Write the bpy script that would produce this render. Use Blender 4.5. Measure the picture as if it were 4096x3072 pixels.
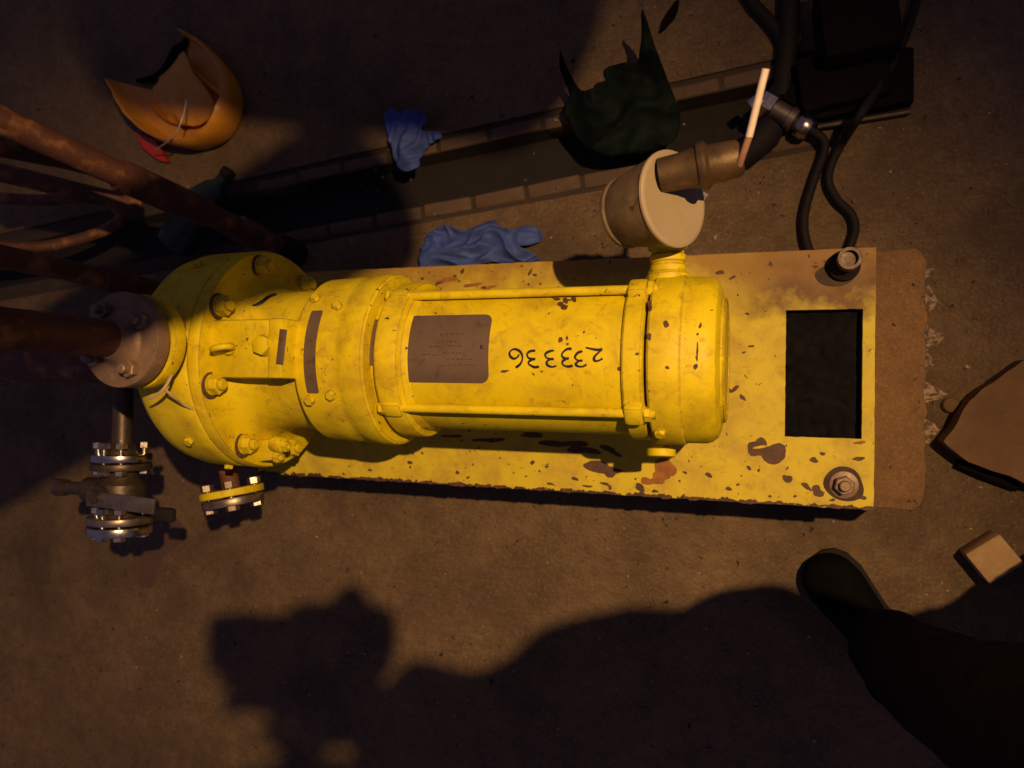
import bpy, bmesh, math, random
import numpy as np
from mathutils import Vector, Matrix, noise, Quaternion
from math import radians, sin, cos, pi, atan2, sqrt, hypot

for o in list(bpy.data.objects): bpy.data.objects.remove(o)
scene = bpy.context.scene
C = scene.collection
random.seed(7)

# ------------------------------------------------------------------ camera
FOC, HC = 2950.0, 1.37                       # focal length in photo pixels, height of the lens above the floor
_N = Vector((1000.0, -64.0, -FOC)).normalized()
_Z = -_N
_X = Vector((8800.0, -107.0, 2950.0)); _X -= _Z * _X.dot(_Z); _X.normalize()
_Y = _Z.cross(_X)
ROT = Matrix((_X, _Y, _Z))                   # camera axes -> world axes
cd = bpy.data.cameras.new('camera'); cam = bpy.data.objects.new('camera', cd); C.objects.link(cam)
cd.sensor_width = 36.0; cd.lens = FOC / 4096 * 36.0
cd.clip_start = 0.01; cd.clip_end = 50
cd.dof.use_dof = True; cd.dof.focus_distance = 1.05; cd.dof.aperture_fstop = 4.0
cam.matrix_world = Matrix.Translation((0, 0, HC)) @ ROT.to_4x4()
scene.camera = cam

# ------------------------------------------------------------------ light
w = bpy.data.worlds.new('World'); scene.world = w; w.use_nodes = True
bg = w.node_tree.nodes['Background']
bg.inputs[0].default_value = (0.54, 0.43, 0.80, 1); bg.inputs[1].default_value = 0.125
LAMP = Vector((0.81, 0.405, 2.40))
ld = bpy.data.lights.new('work_lamp', 'SPOT'); lo = bpy.data.objects.new('work_lamp', ld); C.objects.link(lo)
ld.energy = 335; ld.color = (1.0, 0.60, 0.27); ld.shadow_soft_size = 0.016
ld.spot_size = radians(66); ld.spot_blend = 1.0
lo.location = LAMP
lo.rotation_euler = (Vector((-0.62, -0.40, 0.2)) - LAMP).to_track_quat('-Z', 'Y').to_euler()
vs = scene.view_settings
vs.view_transform = 'Standard'; vs.look = 'None'; vs.exposure = 0.0; vs.gamma = 1.0; vs.use_curve_mapping = False

# ------------------------------------------------------------------ measuring helpers (photo measurement -> metres at a known height / surface)
def _ray(u, v): return ROT @ Vector((u - 2048.0, 1536.0 - v, -FOC))
FZ = -0.115                                   # floor level (z = 0 is 13 cm under the top of the base plate)
ZOFF = 0.0                                    # things on the floor are built from z = 0 and set down by this much
def P(u, v, z):
    d = _ray(u, v); t = (z - (HC - ZOFF)) / d.z
    return Vector((d.x * t, d.y * t, z))
AY, AZ = 0.053, 0.33                          # pump axis
def on_cyl(u, v, r):
    """point of the pump's cylinder of radius r (axis along X) measured at u, v"""
    d = _ray(u, v); o = Vector((0, 0, HC))
    a = d.y ** 2 + d.z ** 2; b = 2 * ((o.y - AY) * d.y + (o.z - AZ) * d.z)
    c = (o.y - AY) ** 2 + (o.z - AZ) ** 2 - r * r
    q = b * b - 4 * a * c
    t = (-b - sqrt(max(q, 0))) / (2 * a)
    return o + d * t

# ------------------------------------------------------------------ materials
def nodes_of(name):
    m = bpy.data.materials.new(name); m.use_nodes = True
    nt = m.node_tree; return m, nt, nt.nodes['Principled BSDF']
def N(nt, t, **kw):
    n = nt.nodes.new(t)
    for k, v in kw.items():
        if k in n.inputs: n.inputs[k].default_value = v
        else: setattr(n, k, v)
    return n
def ramp(nt, src, a, b, ca=(0, 0, 0, 1), cb=(1, 1, 1, 1)):
    r = nt.nodes.new('ShaderNodeValToRGB'); e = r.color_ramp.elements
    e[0].position = a; e[1].position = b; e[0].color = ca; e[1].color = cb
    nt.links.new(src, r.inputs[0]); return r.outputs[0]
def mix(nt, f, a, b):
    m = nt.nodes.new('ShaderNodeMix'); m.data_type = 'RGBA'
    for s, val in ((m.inputs[0], f), (m.inputs[6], a), (m.inputs[7], b)):
        if isinstance(val, (int, float)): s.default_value = val
        elif isinstance(val, tuple): s.default_value = (*val, 1) if len(val) == 3 else val
        else: nt.links.new(val, s)
    return m.outputs[2]
def math_(nt, op, a, b=None):
    m = nt.nodes.new('ShaderNodeMath'); m.operation = op
    for i, val in enumerate((a, b)):
        if val is None: continue
        if isinstance(val, (int, float)): m.inputs[i].default_value = val
        else: nt.links.new(val, m.inputs[i])
    return m.outputs[0]
def coords(nt): return nt.nodes.new('ShaderNodeTexCoord').outputs['Object']
def noise_t(nt, co, scale, detail=4, rough=0.6, dist=0.0):
    n = N(nt, 'ShaderNodeTexNoise'); n.inputs['Scale'].default_value = scale
    n.inputs['Detail'].default_value = detail; n.inputs['Roughness'].default_value = rough
    n.inputs['Distortion'].default_value = dist
    nt.links.new(co, n.inputs['Vector']); return n.outputs['Fac']
def bump(nt, bs, h, strength, dist=0.002):
    b = N(nt, 'ShaderNodeBump'); b.inputs['Strength'].default_value = strength; b.inputs['Distance'].default_value = dist
    nt.links.new(h, b.inputs['Height']); nt.links.new(b.outputs[0], bs.inputs['Normal'])
def grimy(name, c1, c2, rough=0.6, metal=0.0, scale=25, a=0.35, b=0.7, bstr=0.3, bscale=180, c3=None, scale3=8, a3=0.5, b3=0.7, bdist=0.001, spec=0.5):
    m, nt, bs = nodes_of(name); co = coords(nt)
    col = mix(nt, ramp(nt, noise_t(nt, co, scale, 6, .65), a, b), c1, c2)
    if c3: col = mix(nt, ramp(nt, noise_t(nt, co, scale3, 5, .6), a3, b3), col, c3)
    nt.links.new(col, bs.inputs['Base Color'])
    bs.inputs['Metallic'].default_value = metal; bs.inputs['Specular IOR Level'].default_value = spec
    r = N(nt, 'ShaderNodeMapRange'); r.inputs[3].default_value = max(rough - .15, .05); r.inputs[4].default_value = min(rough + .15, 1)
    nt.links.new(noise_t(nt, co, scale * 2, 3), r.inputs[0]); nt.links.new(r.outputs[0], bs.inputs['Roughness'])
    if bstr: bump(nt, bs, noise_t(nt, co, bscale, 5), bstr, bdist)
    return m
YEL = (0.63, 0.512, 0.001)
def paint(name, grime=0.5, chips=0.70, base=YEL, grime_col=(0.32, 0.20, 0.03), big=None, rough=0.42, wear=.0028, cast=0.0):
    """oily yellow machine paint: soft grime clouds, fine speckle, small chips down to rust"""
    m, nt, bs = nodes_of(name); co = coords(nt)
    g = ramp(nt, noise_t(nt, co, 14, 6, .68, .4), .44, .74)
    col = mix(nt, math_(nt, 'MULTIPLY', g, grime), base, grime_col)
    g2 = ramp(nt, noise_t(nt, co, 48, 6, .75, .6), .53, .72)
    col = mix(nt, math_(nt, 'MULTIPLY', g2, grime * .75), col, (0.27, 0.165, 0.016))
    pale = ramp(nt, noise_t(nt, co, 9, 3, .5), .55, .75)
    col = mix(nt, math_(nt, 'MULTIPLY', pale, .18), col, (0.70, 0.57, 0.02))
    c = ramp(nt, noise_t(nt, co, 95, 4, .55, .6), chips, chips + .02)
    col = mix(nt, c, col, (0.07, 0.035, 0.018))
    if wear:                                   # worn edges: paint rubbed and chipped where the metal turns
        bv = N(nt, 'ShaderNodeBevel'); bv.samples = 4; bv.inputs['Radius'].default_value = wear
        ge = N(nt, 'ShaderNodeNewGeometry'); vm = N(nt, 'ShaderNodeVectorMath'); vm.operation = 'DOT_PRODUCT'
        nt.links.new(bv.outputs[0], vm.inputs[0]); nt.links.new(ge.outputs['Normal'], vm.inputs[1])
        ed_ = math_(nt, 'MULTIPLY', math_(nt, 'SUBTRACT', 1.0, vm.outputs['Value']), 7.0)
        ed_ = math_(nt, 'MINIMUM', ed_, .40)
        ew = ramp(nt, math_(nt, 'ADD', ed_, math_(nt, 'MULTIPLY', noise_t(nt, co, 70, 5, .7, .5), 1.0)), .76, .86)
        col = mix(nt, math_(nt, 'MULTIPLY', ew, .8), col, (0.15, 0.085, 0.018))
    if big: col = big(nt, co, col)
    nt.links.new(col, bs.inputs['Base Color'])
    bs.inputs['Roughness'].default_value = rough; bs.inputs['Specular IOR Level'].default_value = .35
    r = N(nt, 'ShaderNodeMapRange'); r.inputs[3].default_value = rough - .12; r.inputs[4].default_value = rough + .22
    nt.links.new(noise_t(nt, co, 30, 4), r.inputs[0]); nt.links.new(r.outputs[0], bs.inputs['Roughness'])
    h = math_(nt, 'SUBTRACT', noise_t(nt, co, 60, 4), math_(nt, 'MULTIPLY', c, .6))
    if cast: h = math_(nt, 'ADD', h, math_(nt, 'MULTIPLY', noise_t(nt, co, 260, 5, .75), cast))
    bump(nt, bs, h, .25, .0012)
    return m
def plate_big(nt, co, col):
    sx = N(nt, 'ShaderNodeSeparateXYZ'); nt.links.new(co, sx.inputs[0])
    nz = noise_t(nt, co, 16, 5, .65)
    nzc = math_(nt, 'SUBTRACT', nz, .5)
    # old oily mud by the upper right corner of the plate
    fx = N(nt, 'ShaderNodeMapRange'); fx.inputs[1].default_value = -.09; fx.inputs[2].default_value = .03
    nt.links.new(sx.outputs[0], fx.inputs[0])
    fy = N(nt, 'ShaderNodeMapRange'); fy.inputs[1].default_value = .120; fy.inputs[2].default_value = .165
    nt.links.new(math_(nt, 'ADD', sx.outputs[1], math_(nt, 'MULTIPLY', nzc, .16)), fy.inputs[0])
    col = mix(nt, math_(nt, 'MULTIPLY', fx.outputs[0], fy.outputs[0]), col, (0.13, 0.062, 0.016))
    # dirt along the upper edge of the plate
    fe = N(nt, 'ShaderNodeMapRange'); fe.inputs[1].default_value = .165; fe.inputs[2].default_value = .235
    nt.links.new(math_(nt, 'ADD', sx.outputs[1], math_(nt, 'MULTIPLY', nzc, .20)), fe.inputs[0])
    col = mix(nt, math_(nt, 'MULTIPLY', fe.outputs[0], .8), col, (0.26, 0.14, 0.03))
    # paint flaked off the lower edge
    ff = N(nt, 'ShaderNodeMapRange'); ff.inputs[1].default_value = -.153; ff.inputs[2].default_value = -.165
    nt.links.new(math_(nt, 'ADD', sx.outputs[1], math_(nt, 'MULTIPLY', math_(nt, 'SUBTRACT', noise_t(nt, co, 45, 5, .7), .5), .034)), ff.inputs[0])
    col = mix(nt, ramp(nt, ff.outputs[0], .62, .70), col, (0.05, 0.028, 0.016))
    return col
M = {}
M['paint'] = paint('yellow_paint', .85, .682, grime_col=(0.34, 0.24, 0.010), rough=.50)
M['paint_cast'] = paint('yellow_cast_paint', .95, .680, grime_col=(0.34, 0.225, 0.010), rough=.52, cast=.9)
M['paint_plate'] = paint('yellow_plate_paint', .75, .69, base=(0.54, 0.44, 0.02), grime_col=(0.30, 0.19, 0.045), big=plate_big, rough=.55, wear=0)
def concrete(name, c1, c2, c3, c4, c5, stain=.6):
    m, nt, bs = nodes_of(name); co = coords(nt)
    col = mix(nt, ramp(nt, noise_t(nt, co, 6, 7, .68, .3), .30, .72), c1, c2)
    col = mix(nt, math_(nt, 'MULTIPLY', ramp(nt, noise_t(nt, co, 38, 6, .75), .40, .72), .6), col, c3)
    col = mix(nt, math_(nt, 'MULTIPLY', ramp(nt, noise_t(nt, co, 150, 4, .8), .50, .72), .6), col, c4)
    col = mix(nt, math_(nt, 'MULTIPLY', ramp(nt, noise_t(nt, co, 210, 3, .7), .56, .66), .5), col, c3)
    pit = ramp(nt, noise_t(nt, co, 75, 3, .5, .8), .695, .72)
    col = mix(nt, pit, col, (0.022, 0.014, 0.010))
    col = mix(nt, math_(nt, 'MULTIPLY', ramp(nt, noise_t(nt, co, 2.6, 5, .65), .50, .70), stain), col, c5)
    nt.links.new(col, bs.inputs['Base Color']); bs.inputs['Roughness'].default_value = .9; bs.inputs['Specular IOR Level'].default_value = .3
    h = math_(nt, 'SUBTRACT', math_(nt, 'ADD', noise_t(nt, co, 140, 6, .7), math_(nt, 'MULTIPLY', noise_t(nt, co, 22, 4), 1.5)), math_(nt, 'MULTIPLY', pit, 1.2))
    bump(nt, bs, h, .8, .0035); return m
M['concrete'] = concrete('dirty_concrete', (0.185, 0.122, 0.064), (0.085, 0.058, 0.034), (0.046, 0.031, 0.020), (0.28, 0.185, 0.10), (0.050, 0.034, 0.022), .75)
M['plinth'] = concrete('plinth_concrete', (0.205, 0.115, 0.045), (0.135, 0.076, 0.032), (0.075, 0.042, 0.024), (0.27, 0.165, 0.075), (0.10, 0.055, 0.026), .5)
M['grout'] = grimy('rough_grout', (0.42, 0.30, 0.19), (0.10, 0.07, 0.045), .95, 0, 90, .42, .58, .9, 120, None, 8, .5, .7, .004)
M['brick'] = grimy('drain_brick', (0.115, 0.072, 0.042), (0.072, 0.047, 0.030), .9, 0, 30, .3, .7, .6, 140, (0.06, 0.04, 0.03), 40, .6, .75, .002)
M['mortar'] = grimy('dark_mortar', (0.045, 0.030, 0.020), (0.028, 0.018, 0.013), .9, 0, 40, .3, .7, .5, 120)
M['mud'] = grimy('wet_mud', (0.006, 0.004, 0.005), (0.012, 0.008, 0.007), .85, 0, 20, .3, .7, .6, 60)
M['black'] = grimy('black_grease', (0.0035, 0.003, 0.004), (0.007, 0.005, 0.005), .8, 0, 40, .3, .7, .4, 90, spec=.06)
M['sludge'] = grimy('black_oil', (0.0022, 0.002, 0.004), (0.010, 0.007, 0.008), .6, 0, 26, .45, .8, .3, 120, spec=.04)
M['steel'] = grimy('worn_steel', (0.30, 0.26, 0.22), (0.16, 0.12, 0.09), .38, .85, 60, .35, .7, .2, 200)
M['dark_steel'] = grimy('dark_steel', (0.06, 0.05, 0.045), (0.11, 0.075, 0.05), .45, .7, 50, .35, .7, .25, 180)
M['bright'] = grimy('bright_steel', (0.62, 0.58, 0.52), (0.38, 0.33, 0.27), .25, 1.0, 60, .35, .7, .15, 200)
M['flange'] = grimy('weathered_flange', (0.25, 0.165, 0.105), (0.15, 0.098, 0.064), .5, .3, 35, .3, .7, .4, 150, (0.30, 0.21, 0.15), 70, .58, .75)
M['rust'] = grimy('rusty_pipe', (0.12, 0.040, 0.018), (0.06, 0.024, 0.014), .7, .1, 22, .3, .7, .5, 130, (0.30, 0.125, 0.038), 24, .52, .70)  # orange patches: rust colour that also stands in for warm highlights
M['socket'] = grimy('oily_socket', (0.11, 0.07, 0.045), (0.06, 0.038, 0.026), .5, .3, 60, .3, .7, .3, 200)
M['nameplate'] = grimy('grimy_nameplate', (0.160, 0.112, 0.078), (0.110, 0.074, 0.052), .55, .3, 30, .3, .7, .15, 300, (0.07, 0.04, 0.035), 60, .60, .75)
M['engrave'] = grimy('worn_print', (0.055, 0.03, 0.028), (0.10, 0.055, 0.04), .6, .1, 120, .4, .7, 0)
M['ink'] = grimy('marker_ink', (0.006, 0.005, 0.005), (0.012, 0.008, 0.006), .5, 0, 200, .4, .7, 0)
M['chip'] = grimy('rusty_chip', (0.050, 0.024, 0.014), (0.10, 0.045, 0.018), .7, 0, 150, .35, .65, .4, 300)
M['ruststain'] = grimy('rust_bloom', (0.30, 0.12, 0.02), (0.20, 0.075, 0.018), .8, 0, 90, .35, .65, .3, 300)
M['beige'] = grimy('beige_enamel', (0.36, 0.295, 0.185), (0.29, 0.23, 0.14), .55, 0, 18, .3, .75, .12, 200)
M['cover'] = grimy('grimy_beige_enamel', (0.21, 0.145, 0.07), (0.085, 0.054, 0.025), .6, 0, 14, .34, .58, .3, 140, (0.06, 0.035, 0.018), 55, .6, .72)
M['gland'] = grimy('oily_brass', (0.13, 0.078, 0.032), (0.05, 0.030, 0.015), .5, .45, 30, .35, .65, .3, 160)
M['lever'] = grimy('pale_lever', (0.80, 0.70, 0.58), (0.66, 0.54, 0.42), .5, 0, 60, .3, .7, .1, 200)
M['lever_rust'] = grimy('brown_lever', (0.40, 0.22, 0.13), (0.25, 0.13, 0.08), .6, 0, 60, .3, .7, .2, 200)
M['rubber'] = grimy('black_rubber', (0.007, 0.006, 0.008), (0.014, 0.011, 0.011), .7, 0, 40, .3, .7, .2, 150, spec=.2)
M['glove'] = grimy('blue_nitrile', (0.060, 0.105, 0.36), (0.030, 0.055, 0.20), .62, 0, 16, .3, .7, .3, 160, spec=.25)
M['green'] = grimy('dark_green_sheet', (0.0035, 0.010, 0.007), (0.0012, 0.0025, 0.002), .7, 0, 15, .35, .65, .2, 90, spec=.10)
M['bottle'] = grimy('dark_green_plastic', (0.010, 0.028, 0.016), (0.006, 0.014, 0.010), .35, 0, 20, .3, .7, .1, 90)
M['jug'] = grimy('orange_plastic', (0.62, 0.27, 0.014), (0.46, 0.18, 0.012), .4, 0, 8, .3, .7, .15, 60)
M['red'] = grimy('red_plastic', (0.50, 0.035, 0.012), (0.36, 0.025, 0.012), .45, 0, 30, .3, .7, .1, 100)
M['wire'] = grimy('pale_wire', (0.62, 0.50, 0.42), (0.45, 0.36, 0.30), .4, .2, 60, .3, .7, 0)
M['wood'] = grimy('sawn_wood', (0.42, 0.28, 0.12), (0.30, 0.19, 0.08), .8, 0, 40, .3, .7, .3, 160)
M['board'] = grimy('brown_board', (0.16, 0.085, 0.03), (0.11, 0.058, 0.022), .8, 0, 9, .3, .7, .3, 120, (0.07, 0.045, 0.03), 22, .6, .8)
M['cloth'] = grimy('dark_workwear', (0.010, 0.009, 0.013), (0.006, 0.005, 0.008), .95, 0, 60, .3, .7, .4, 400, spec=.1)
M['boot'] = grimy('black_boot', (0.004, 0.0035, 0.004), (0.002, 0.002, 0.002), .85, 0, 40, .3, .7, .3, 120, spec=.05)
M['skin'] = grimy('skin', (0.45, 0.27, 0.19), (0.38, 0.21, 0.14), .55, 0, 30, .3, .7, .1, 200)
M['shade_body'] = grimy('shade_body_grey', (0.25, 0.24, 0.23), (0.16, 0.15, 0.14), .6, .3, 12, .3, .7, .3, 90)
M['white'] = grimy('white_tape', (0.46, 0.36, 0.22), (0.36, 0.27, 0.15), .7, 0, 60, .3, .7, .2, 200)
M['oil'] = grimy('oil_stain', (0.030, 0.018, 0.011), (0.065, 0.036, 0.018), .6, 0, 60, .3, .7, .2, 200, spec=.2)
M['damp'] = grimy('rust_damp', (0.10, 0.05, 0.025), (0.075, 0.045, 0.028), .6, 0, 25, .3, .7, .3, 130)

# ------------------------------------------------------------------ object helpers
WM = {}                                       # world matrices of what has been made
def thing(name, loc, label, cat, group=None):
    o = bpy.data.objects.new(name, None); C.objects.link(o); o.empty_display_size = .05
    loc = Vector(loc) + Vector((0, 0, ZOFF))
    o.location = loc; WM[o.name] = Matrix.Translation(loc)
    o['label'] = label; o['category'] = cat
    if group: o['group'] = group
    return o
def tag(o, label, cat, group=None):
    o['label'] = label; o['category'] = cat
    if group: o['group'] = group
    return o
def link(name, me, parent=None, mw=None):
    o = bpy.data.objects.new(name, me); C.objects.link(o)
    mw = Matrix.Translation((0, 0, ZOFF)) @ (mw or Matrix.Identity(4))
    if parent is not None:
        o.parent = parent; o.matrix_parent_inverse = WM[parent.name].inverted()
    o.matrix_basis = mw; WM[o.name] = mw
    return o
def mesh(name, vf, mat, smooth=40):
    v, f = vf
    me = bpy.data.meshes.new(name); me.from_pydata([tuple(p) for p in v], [], [tuple(q) for q in f])
    bm = bmesh.new(); bm.from_mesh(me); bmesh.ops.recalc_face_normals(bm, faces=bm.faces); bm.to_mesh(me); bm.free()
    if smooth:
        me.polygons.foreach_set('use_smooth', [True] * len(me.polygons)); me.set_sharp_from_angle(angle=radians(smooth))
    me.materials.append(M[mat] if isinstance(mat, str) else mat); me.update()
    return me
def part(name, vf, mat, parent=None, mw=None, smooth=40, label=None):
    o = link(name, mesh(name, vf, mat, smooth), parent, mw)
    if label: o['label'] = label
    return o
def join(*vfs):
    V, F_ = [], []
    for v, f in vfs:
        k = len(V); V += list(v); F_ += [[i + k for i in q] for q in f]
    return V, F_
def basis(ax):
    a = Vector(ax).normalized(); t = Vector((0, 0, 1)) if abs(a.z) < .9 else Vector((1, 0, 0))
    u = t.cross(a).normalized(); return u, a.cross(u), a
def lathe(prof, o=(0, 0, 0), ax=(0, 0, 1), seg=64):
    u, v, a = basis(ax); o = Vector(o); V, F_, rings = [], [], []
    for t, r in prof:
        if r < 1e-6: V.append(o + a * t); rings.append([len(V) - 1])
        else:
            k = len(V)
            for i in range(seg):
                th = 2 * pi * i / seg; V.append(o + a * t + (u * cos(th) + v * sin(th)) * r)
            rings.append(list(range(k, k + seg)))
    for A, B in zip(rings, rings[1:]):
        for i in range(seg):
            j = (i + 1) % seg
            if len(A) == 1 and len(B) == 1: continue
            if len(A) == 1: F_.append([A[0], B[i], B[j]])
            elif len(B) == 1: F_.append([A[i], A[j], B[0]])
            else: F_.append([A[i], A[j], B[j], B[i]])
    if len(rings[0]) > 1: F_.append(rings[0][::-1])
    if len(rings[-1]) > 1: F_.append(rings[-1])
    return V, F_
def disc(t0, t1, r, b=.002):                 # bevelled disc profile
    return [(t0, r - b), (t0 + b * .3, r - b * .3), (t0 + b, r), (t1 - b, r), (t1 - b * .3, r - b * .3), (t1, r - b)]
def bevel_box(c, s, b=.002, rot=None, seg=2):
    bm = bmesh.new(); bmesh.ops.create_cube(bm, size=1)
    for v in bm.verts: v.co = Vector((v.co.x * s[0], v.co.y * s[1], v.co.z * s[2]))
    if b: bmesh.ops.bevel(bm, geom=bm.edges[:], offset=b, segments=seg, affect='EDGES', profile=.5)
    R_ = rot if rot is not None else Matrix.Identity(3)
    bm.verts.ensure_lookup_table()
    V = [R_ @ v.co + Vector(c) for v in bm.verts]; F_ = [[v.index for v in f.verts] for f in bm.faces]
    bm.free(); return V, F_
def prism(poly, z0, z1):
    n = len(poly); V = [Vector((x, y, z0)) for x, y in poly] + [Vector((x, y, z1)) for x, y in poly]
    F_ = [list(range(n))[::-1], list(range(n, 2 * n))] + [[i, (i + 1) % n, n + (i + 1) % n, n + i] for i in range(n)]
    return V, F_
def spline(pts, k=8):
    pts = [Vector(p) for p in pts]; out = []
    for i in range(len(pts) - 1):
        p0 = pts[max(i - 1, 0)]; p1 = pts[i]; p2 = pts[i + 1]; p3 = pts[min(i + 2, len(pts) - 1)]
        for j in range(k):
            t = j / k
            out.append(.5 * ((2 * p1) + (p2 - p0) * t + (2 * p0 - 5 * p1 + 4 * p2 - p3) * t * t + (3 * p1 - p0 - 3 * p2 + p3) * t ** 3))
    out.append(pts[-1]); return out
def tube(pts, r, seg=12, flat=1.0):
    pts = [Vector(p) for p in pts]; n = len(pts); V, F_ = [], []
    rs = r if isinstance(r, (list, tuple)) else [r] * n
    t0 = (pts[1] - pts[0]).normalized(); u = basis(t0)[0]
    for i, p in enumerate(pts):
        t = (pts[min(i + 1, n - 1)] - pts[max(i - 1, 0)]).normalized()
        u = (u - t * u.dot(t)).normalized(); v = t.cross(u)
        for k in range(seg):
            th = 2 * pi * k / seg; d = u * cos(th) + v * sin(th)
            d.z *= flat
            V.append(p + d * rs[i])
    for i in range(n - 1):
        for k in range(seg):
            F_.append([i * seg + k, i * seg + (k + 1) % seg, (i + 1) * seg + (k + 1) % seg, (i + 1) * seg + k])
    F_.append(list(range(seg))[::-1]); F_.append(list(range((n - 1) * seg, n * seg)))
    return V, F_
def lerp_rs(rs, n):
    return [float(np.interp(i / (n - 1) * (len(rs) - 1), range(len(rs)), rs)) for i in range(n)]
def hexnut(af, h, t0=0.0, ch=.12):
    r = af / sqrt(3); V, F_ = [], []
    for z, s in ((t0, 1), (t0 + h * (1 - ch), 1), (t0 + h, .86)):
        for i in range(6):
            th = pi / 6 + i * pi / 3; V.append(Vector((r * s * cos(th), r * s * sin(th), z)))
    for a in (0, 6):
        for i in range(6): F_.append([a + i, a + (i + 1) % 6, a + 6 + (i + 1) % 6, a + 6 + i])
    F_.append([5, 4, 3, 2, 1, 0]); F_.append([12, 13, 14, 15, 16, 17]); return V, F_
def aim(loc, ax, spin=0.0):
    u, v, a = basis(ax)
    return Matrix.Translation(Vector(loc)) @ Matrix((u, v, a)).transposed().to_4x4() @ Matrix.Rotation(spin, 4, 'Z')
def stud_nut(af=.022, h=.012, sr=.007, sh=.020, wr=.0, wt=.002):
    parts = []
    t = 0
    if wr: parts.append(lathe(disc(0, wt, wr, .0005), seg=24)); t = wt
    parts.append(hexnut(af, h, t))
    parts.append(lathe([(0, sr), (sh - .0015, sr), (sh, sr * .75)], seg=16))
    return join(*parts)
def bolt_head(af=.018, h=.008, wr=0.0, wt=.0015):
    p = []; t = 0
    if wr: p.append(lathe(disc(0, wt, wr, .0004), seg=20)); t = wt
    p.append(hexnut(af, h, t)); return join(*p)
def blob(cx, cy, rx, ry, rot=0, k=18, jag=.28, seed=0):
    rnd = random.Random(seed); ph = [rnd.uniform(0, 6.28) for _ in range(4)]; am = [rnd.uniform(.3, 1) * jag / (i + 1) for i in range(4)]
    out = []
    for i in range(k):
        th = 2 * pi * i / k; s = 1 + sum(a * sin((j + 2) * th + p) for j, (a, p) in enumerate(zip(am, ph)))
        x, y = rx * s * cos(th), ry * s * sin(th)
        out.append((cx + x * cos(rot) - y * sin(rot), cy + x * sin(rot) + y * cos(rot)))
    return out
_fp = [0]
def flat_patch(poly, z, th=.0004):
    _fp[0] += 1
    return prism(poly, z - .0002, z + th + .00002 * (_fp[0] % 37))
def ribbon_cyl(path, width, r, lift=.0005):
    """a marker stroke lying on the pump cylinder (path measured on the photo)"""
    pts = [on_cyl(u, v, r) for u, v in path]; pts = spline(pts, 4); V, F_ = [], []
    n = len(pts)
    for i, p in enumerate(pts):
        t = (pts[min(i + 1, n - 1)] - pts[max(i - 1, 0)]).normalized()
        nn = Vector((0, p.y - AY, p.z - AZ)).normalized(); b = nn.cross(t).normalized()
        wd = width * (.98 + .22 * sin(i * .37 + path[0][0])) * (0.55 if i in (0, n - 1) else 1)
        q = Vector((p.x, AY, AZ)) + nn * (r + lift)
        V += [q + b * wd / 2, q - b * wd / 2]
    for i in range(n - 1): F_.append([2 * i, 2 * i + 1, 2 * i + 3, 2 * i + 2])
    return V, F_
def cyl_patch(x0, x1, a0, a1, r, th=.0015, na=16, corner=0.0, nx=8):
    """plate bent round the pump cylinder; angles from straight up, towards +Y"""
    nx = nx if corner else 1
    V, F_ = [], []
    hx, ha = (x1 - x0) / 2, (a1 - a0) / 2 * r
    def pt(s, t, rr):
        x, y = s * hx, t * ha
        if corner:
            cx, cy = hx - corner, ha - corner
            dx, dy = abs(x) - cx, abs(y) - cy
            if dx > 0 and dy > 0:
                l = hypot(dx, dy)
                m = max(dx, dy)
                if l > 0: dx, dy = dx * m / l, dy * m / l
                x = math.copysign(cx + dx, x); y = math.copysign(cy + dy, y)
        a = (a0 + a1) / 2 + y / r
        return Vector(((x0 + x1) / 2 + x, AY + rr * sin(a), AZ + rr * cos(a)))
    for rr in (r - .001, r + th):
        for i in range(na + 1):
            for j in range(nx + 1): V.append(pt(-1 + 2 * j / nx, -1 + 2 * i / na, rr))
    m = (na + 1) * (nx + 1); W = nx + 1
    for i in range(na):
        for j in range(nx):
            a = i * W + j; F_.append([a, a + 1, a + 1 + W, a + W]); F_.append([m + a, m + a + W, m + a + W + 1, m + a + 1])
    for i in range(na):
        for j in (0, nx): a = i * W + j; F_.append([a, a + W, m + a + W, m + a])
    for j in range(nx):
        for i in (0, na): a = i * W + j; F_.append([a, a + 1, m + a + 1, m + a])
    return V, F_
def eval_mesh(o):
    dg = bpy.context.evaluated_depsgraph_get(); dg.update()
    me = bpy.data.meshes.new_from_object(o.evaluated_get(dg)); return me
def remeshed(name, vf, voxel, mat, smooth_it=4, disp=None):
    """fuse overlapping pieces to one continuous skin"""
    v, f = vf
    me = bpy.data.meshes.new('tmp'); me.from_pydata([tuple(p) for p in v], [], [tuple(q) for q in f])
    bm = bmesh.new(); bm.from_mesh(me); bmesh.ops.recalc_face_normals(bm, faces=bm.faces); bm.to_mesh(me); bm.free()
    o = bpy.data.objects.new('tmp', me); C.objects.link(o)
    m = o.modifiers.new('r', 'REMESH'); m.mode = 'VOXEL'; m.voxel_size = voxel; m.adaptivity = 0
    if smooth_it:
        s = o.modifiers.new('s', 'SMOOTH'); s.factor = .5; s.iterations = smooth_it
    out = eval_mesh(o); bpy.data.objects.remove(o)
    if disp:
        for vv in out.vertices: vv.co = disp(vv.co.copy(), vv.normal.copy())
    out.name = name
    out.polygons.foreach_set('use_smooth', [True] * len(out.polygons))
    out.materials.clear(); out.materials.append(M[mat]); out.update(); return out

# ================================================================== SETTING
ZP = 0.13                                     # top of the steel base plate
hx0, hx1, hy0, hy1 = .0345, .1450, -.0570, .1425   # its rectangular opening
ZOFF = FZ
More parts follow.
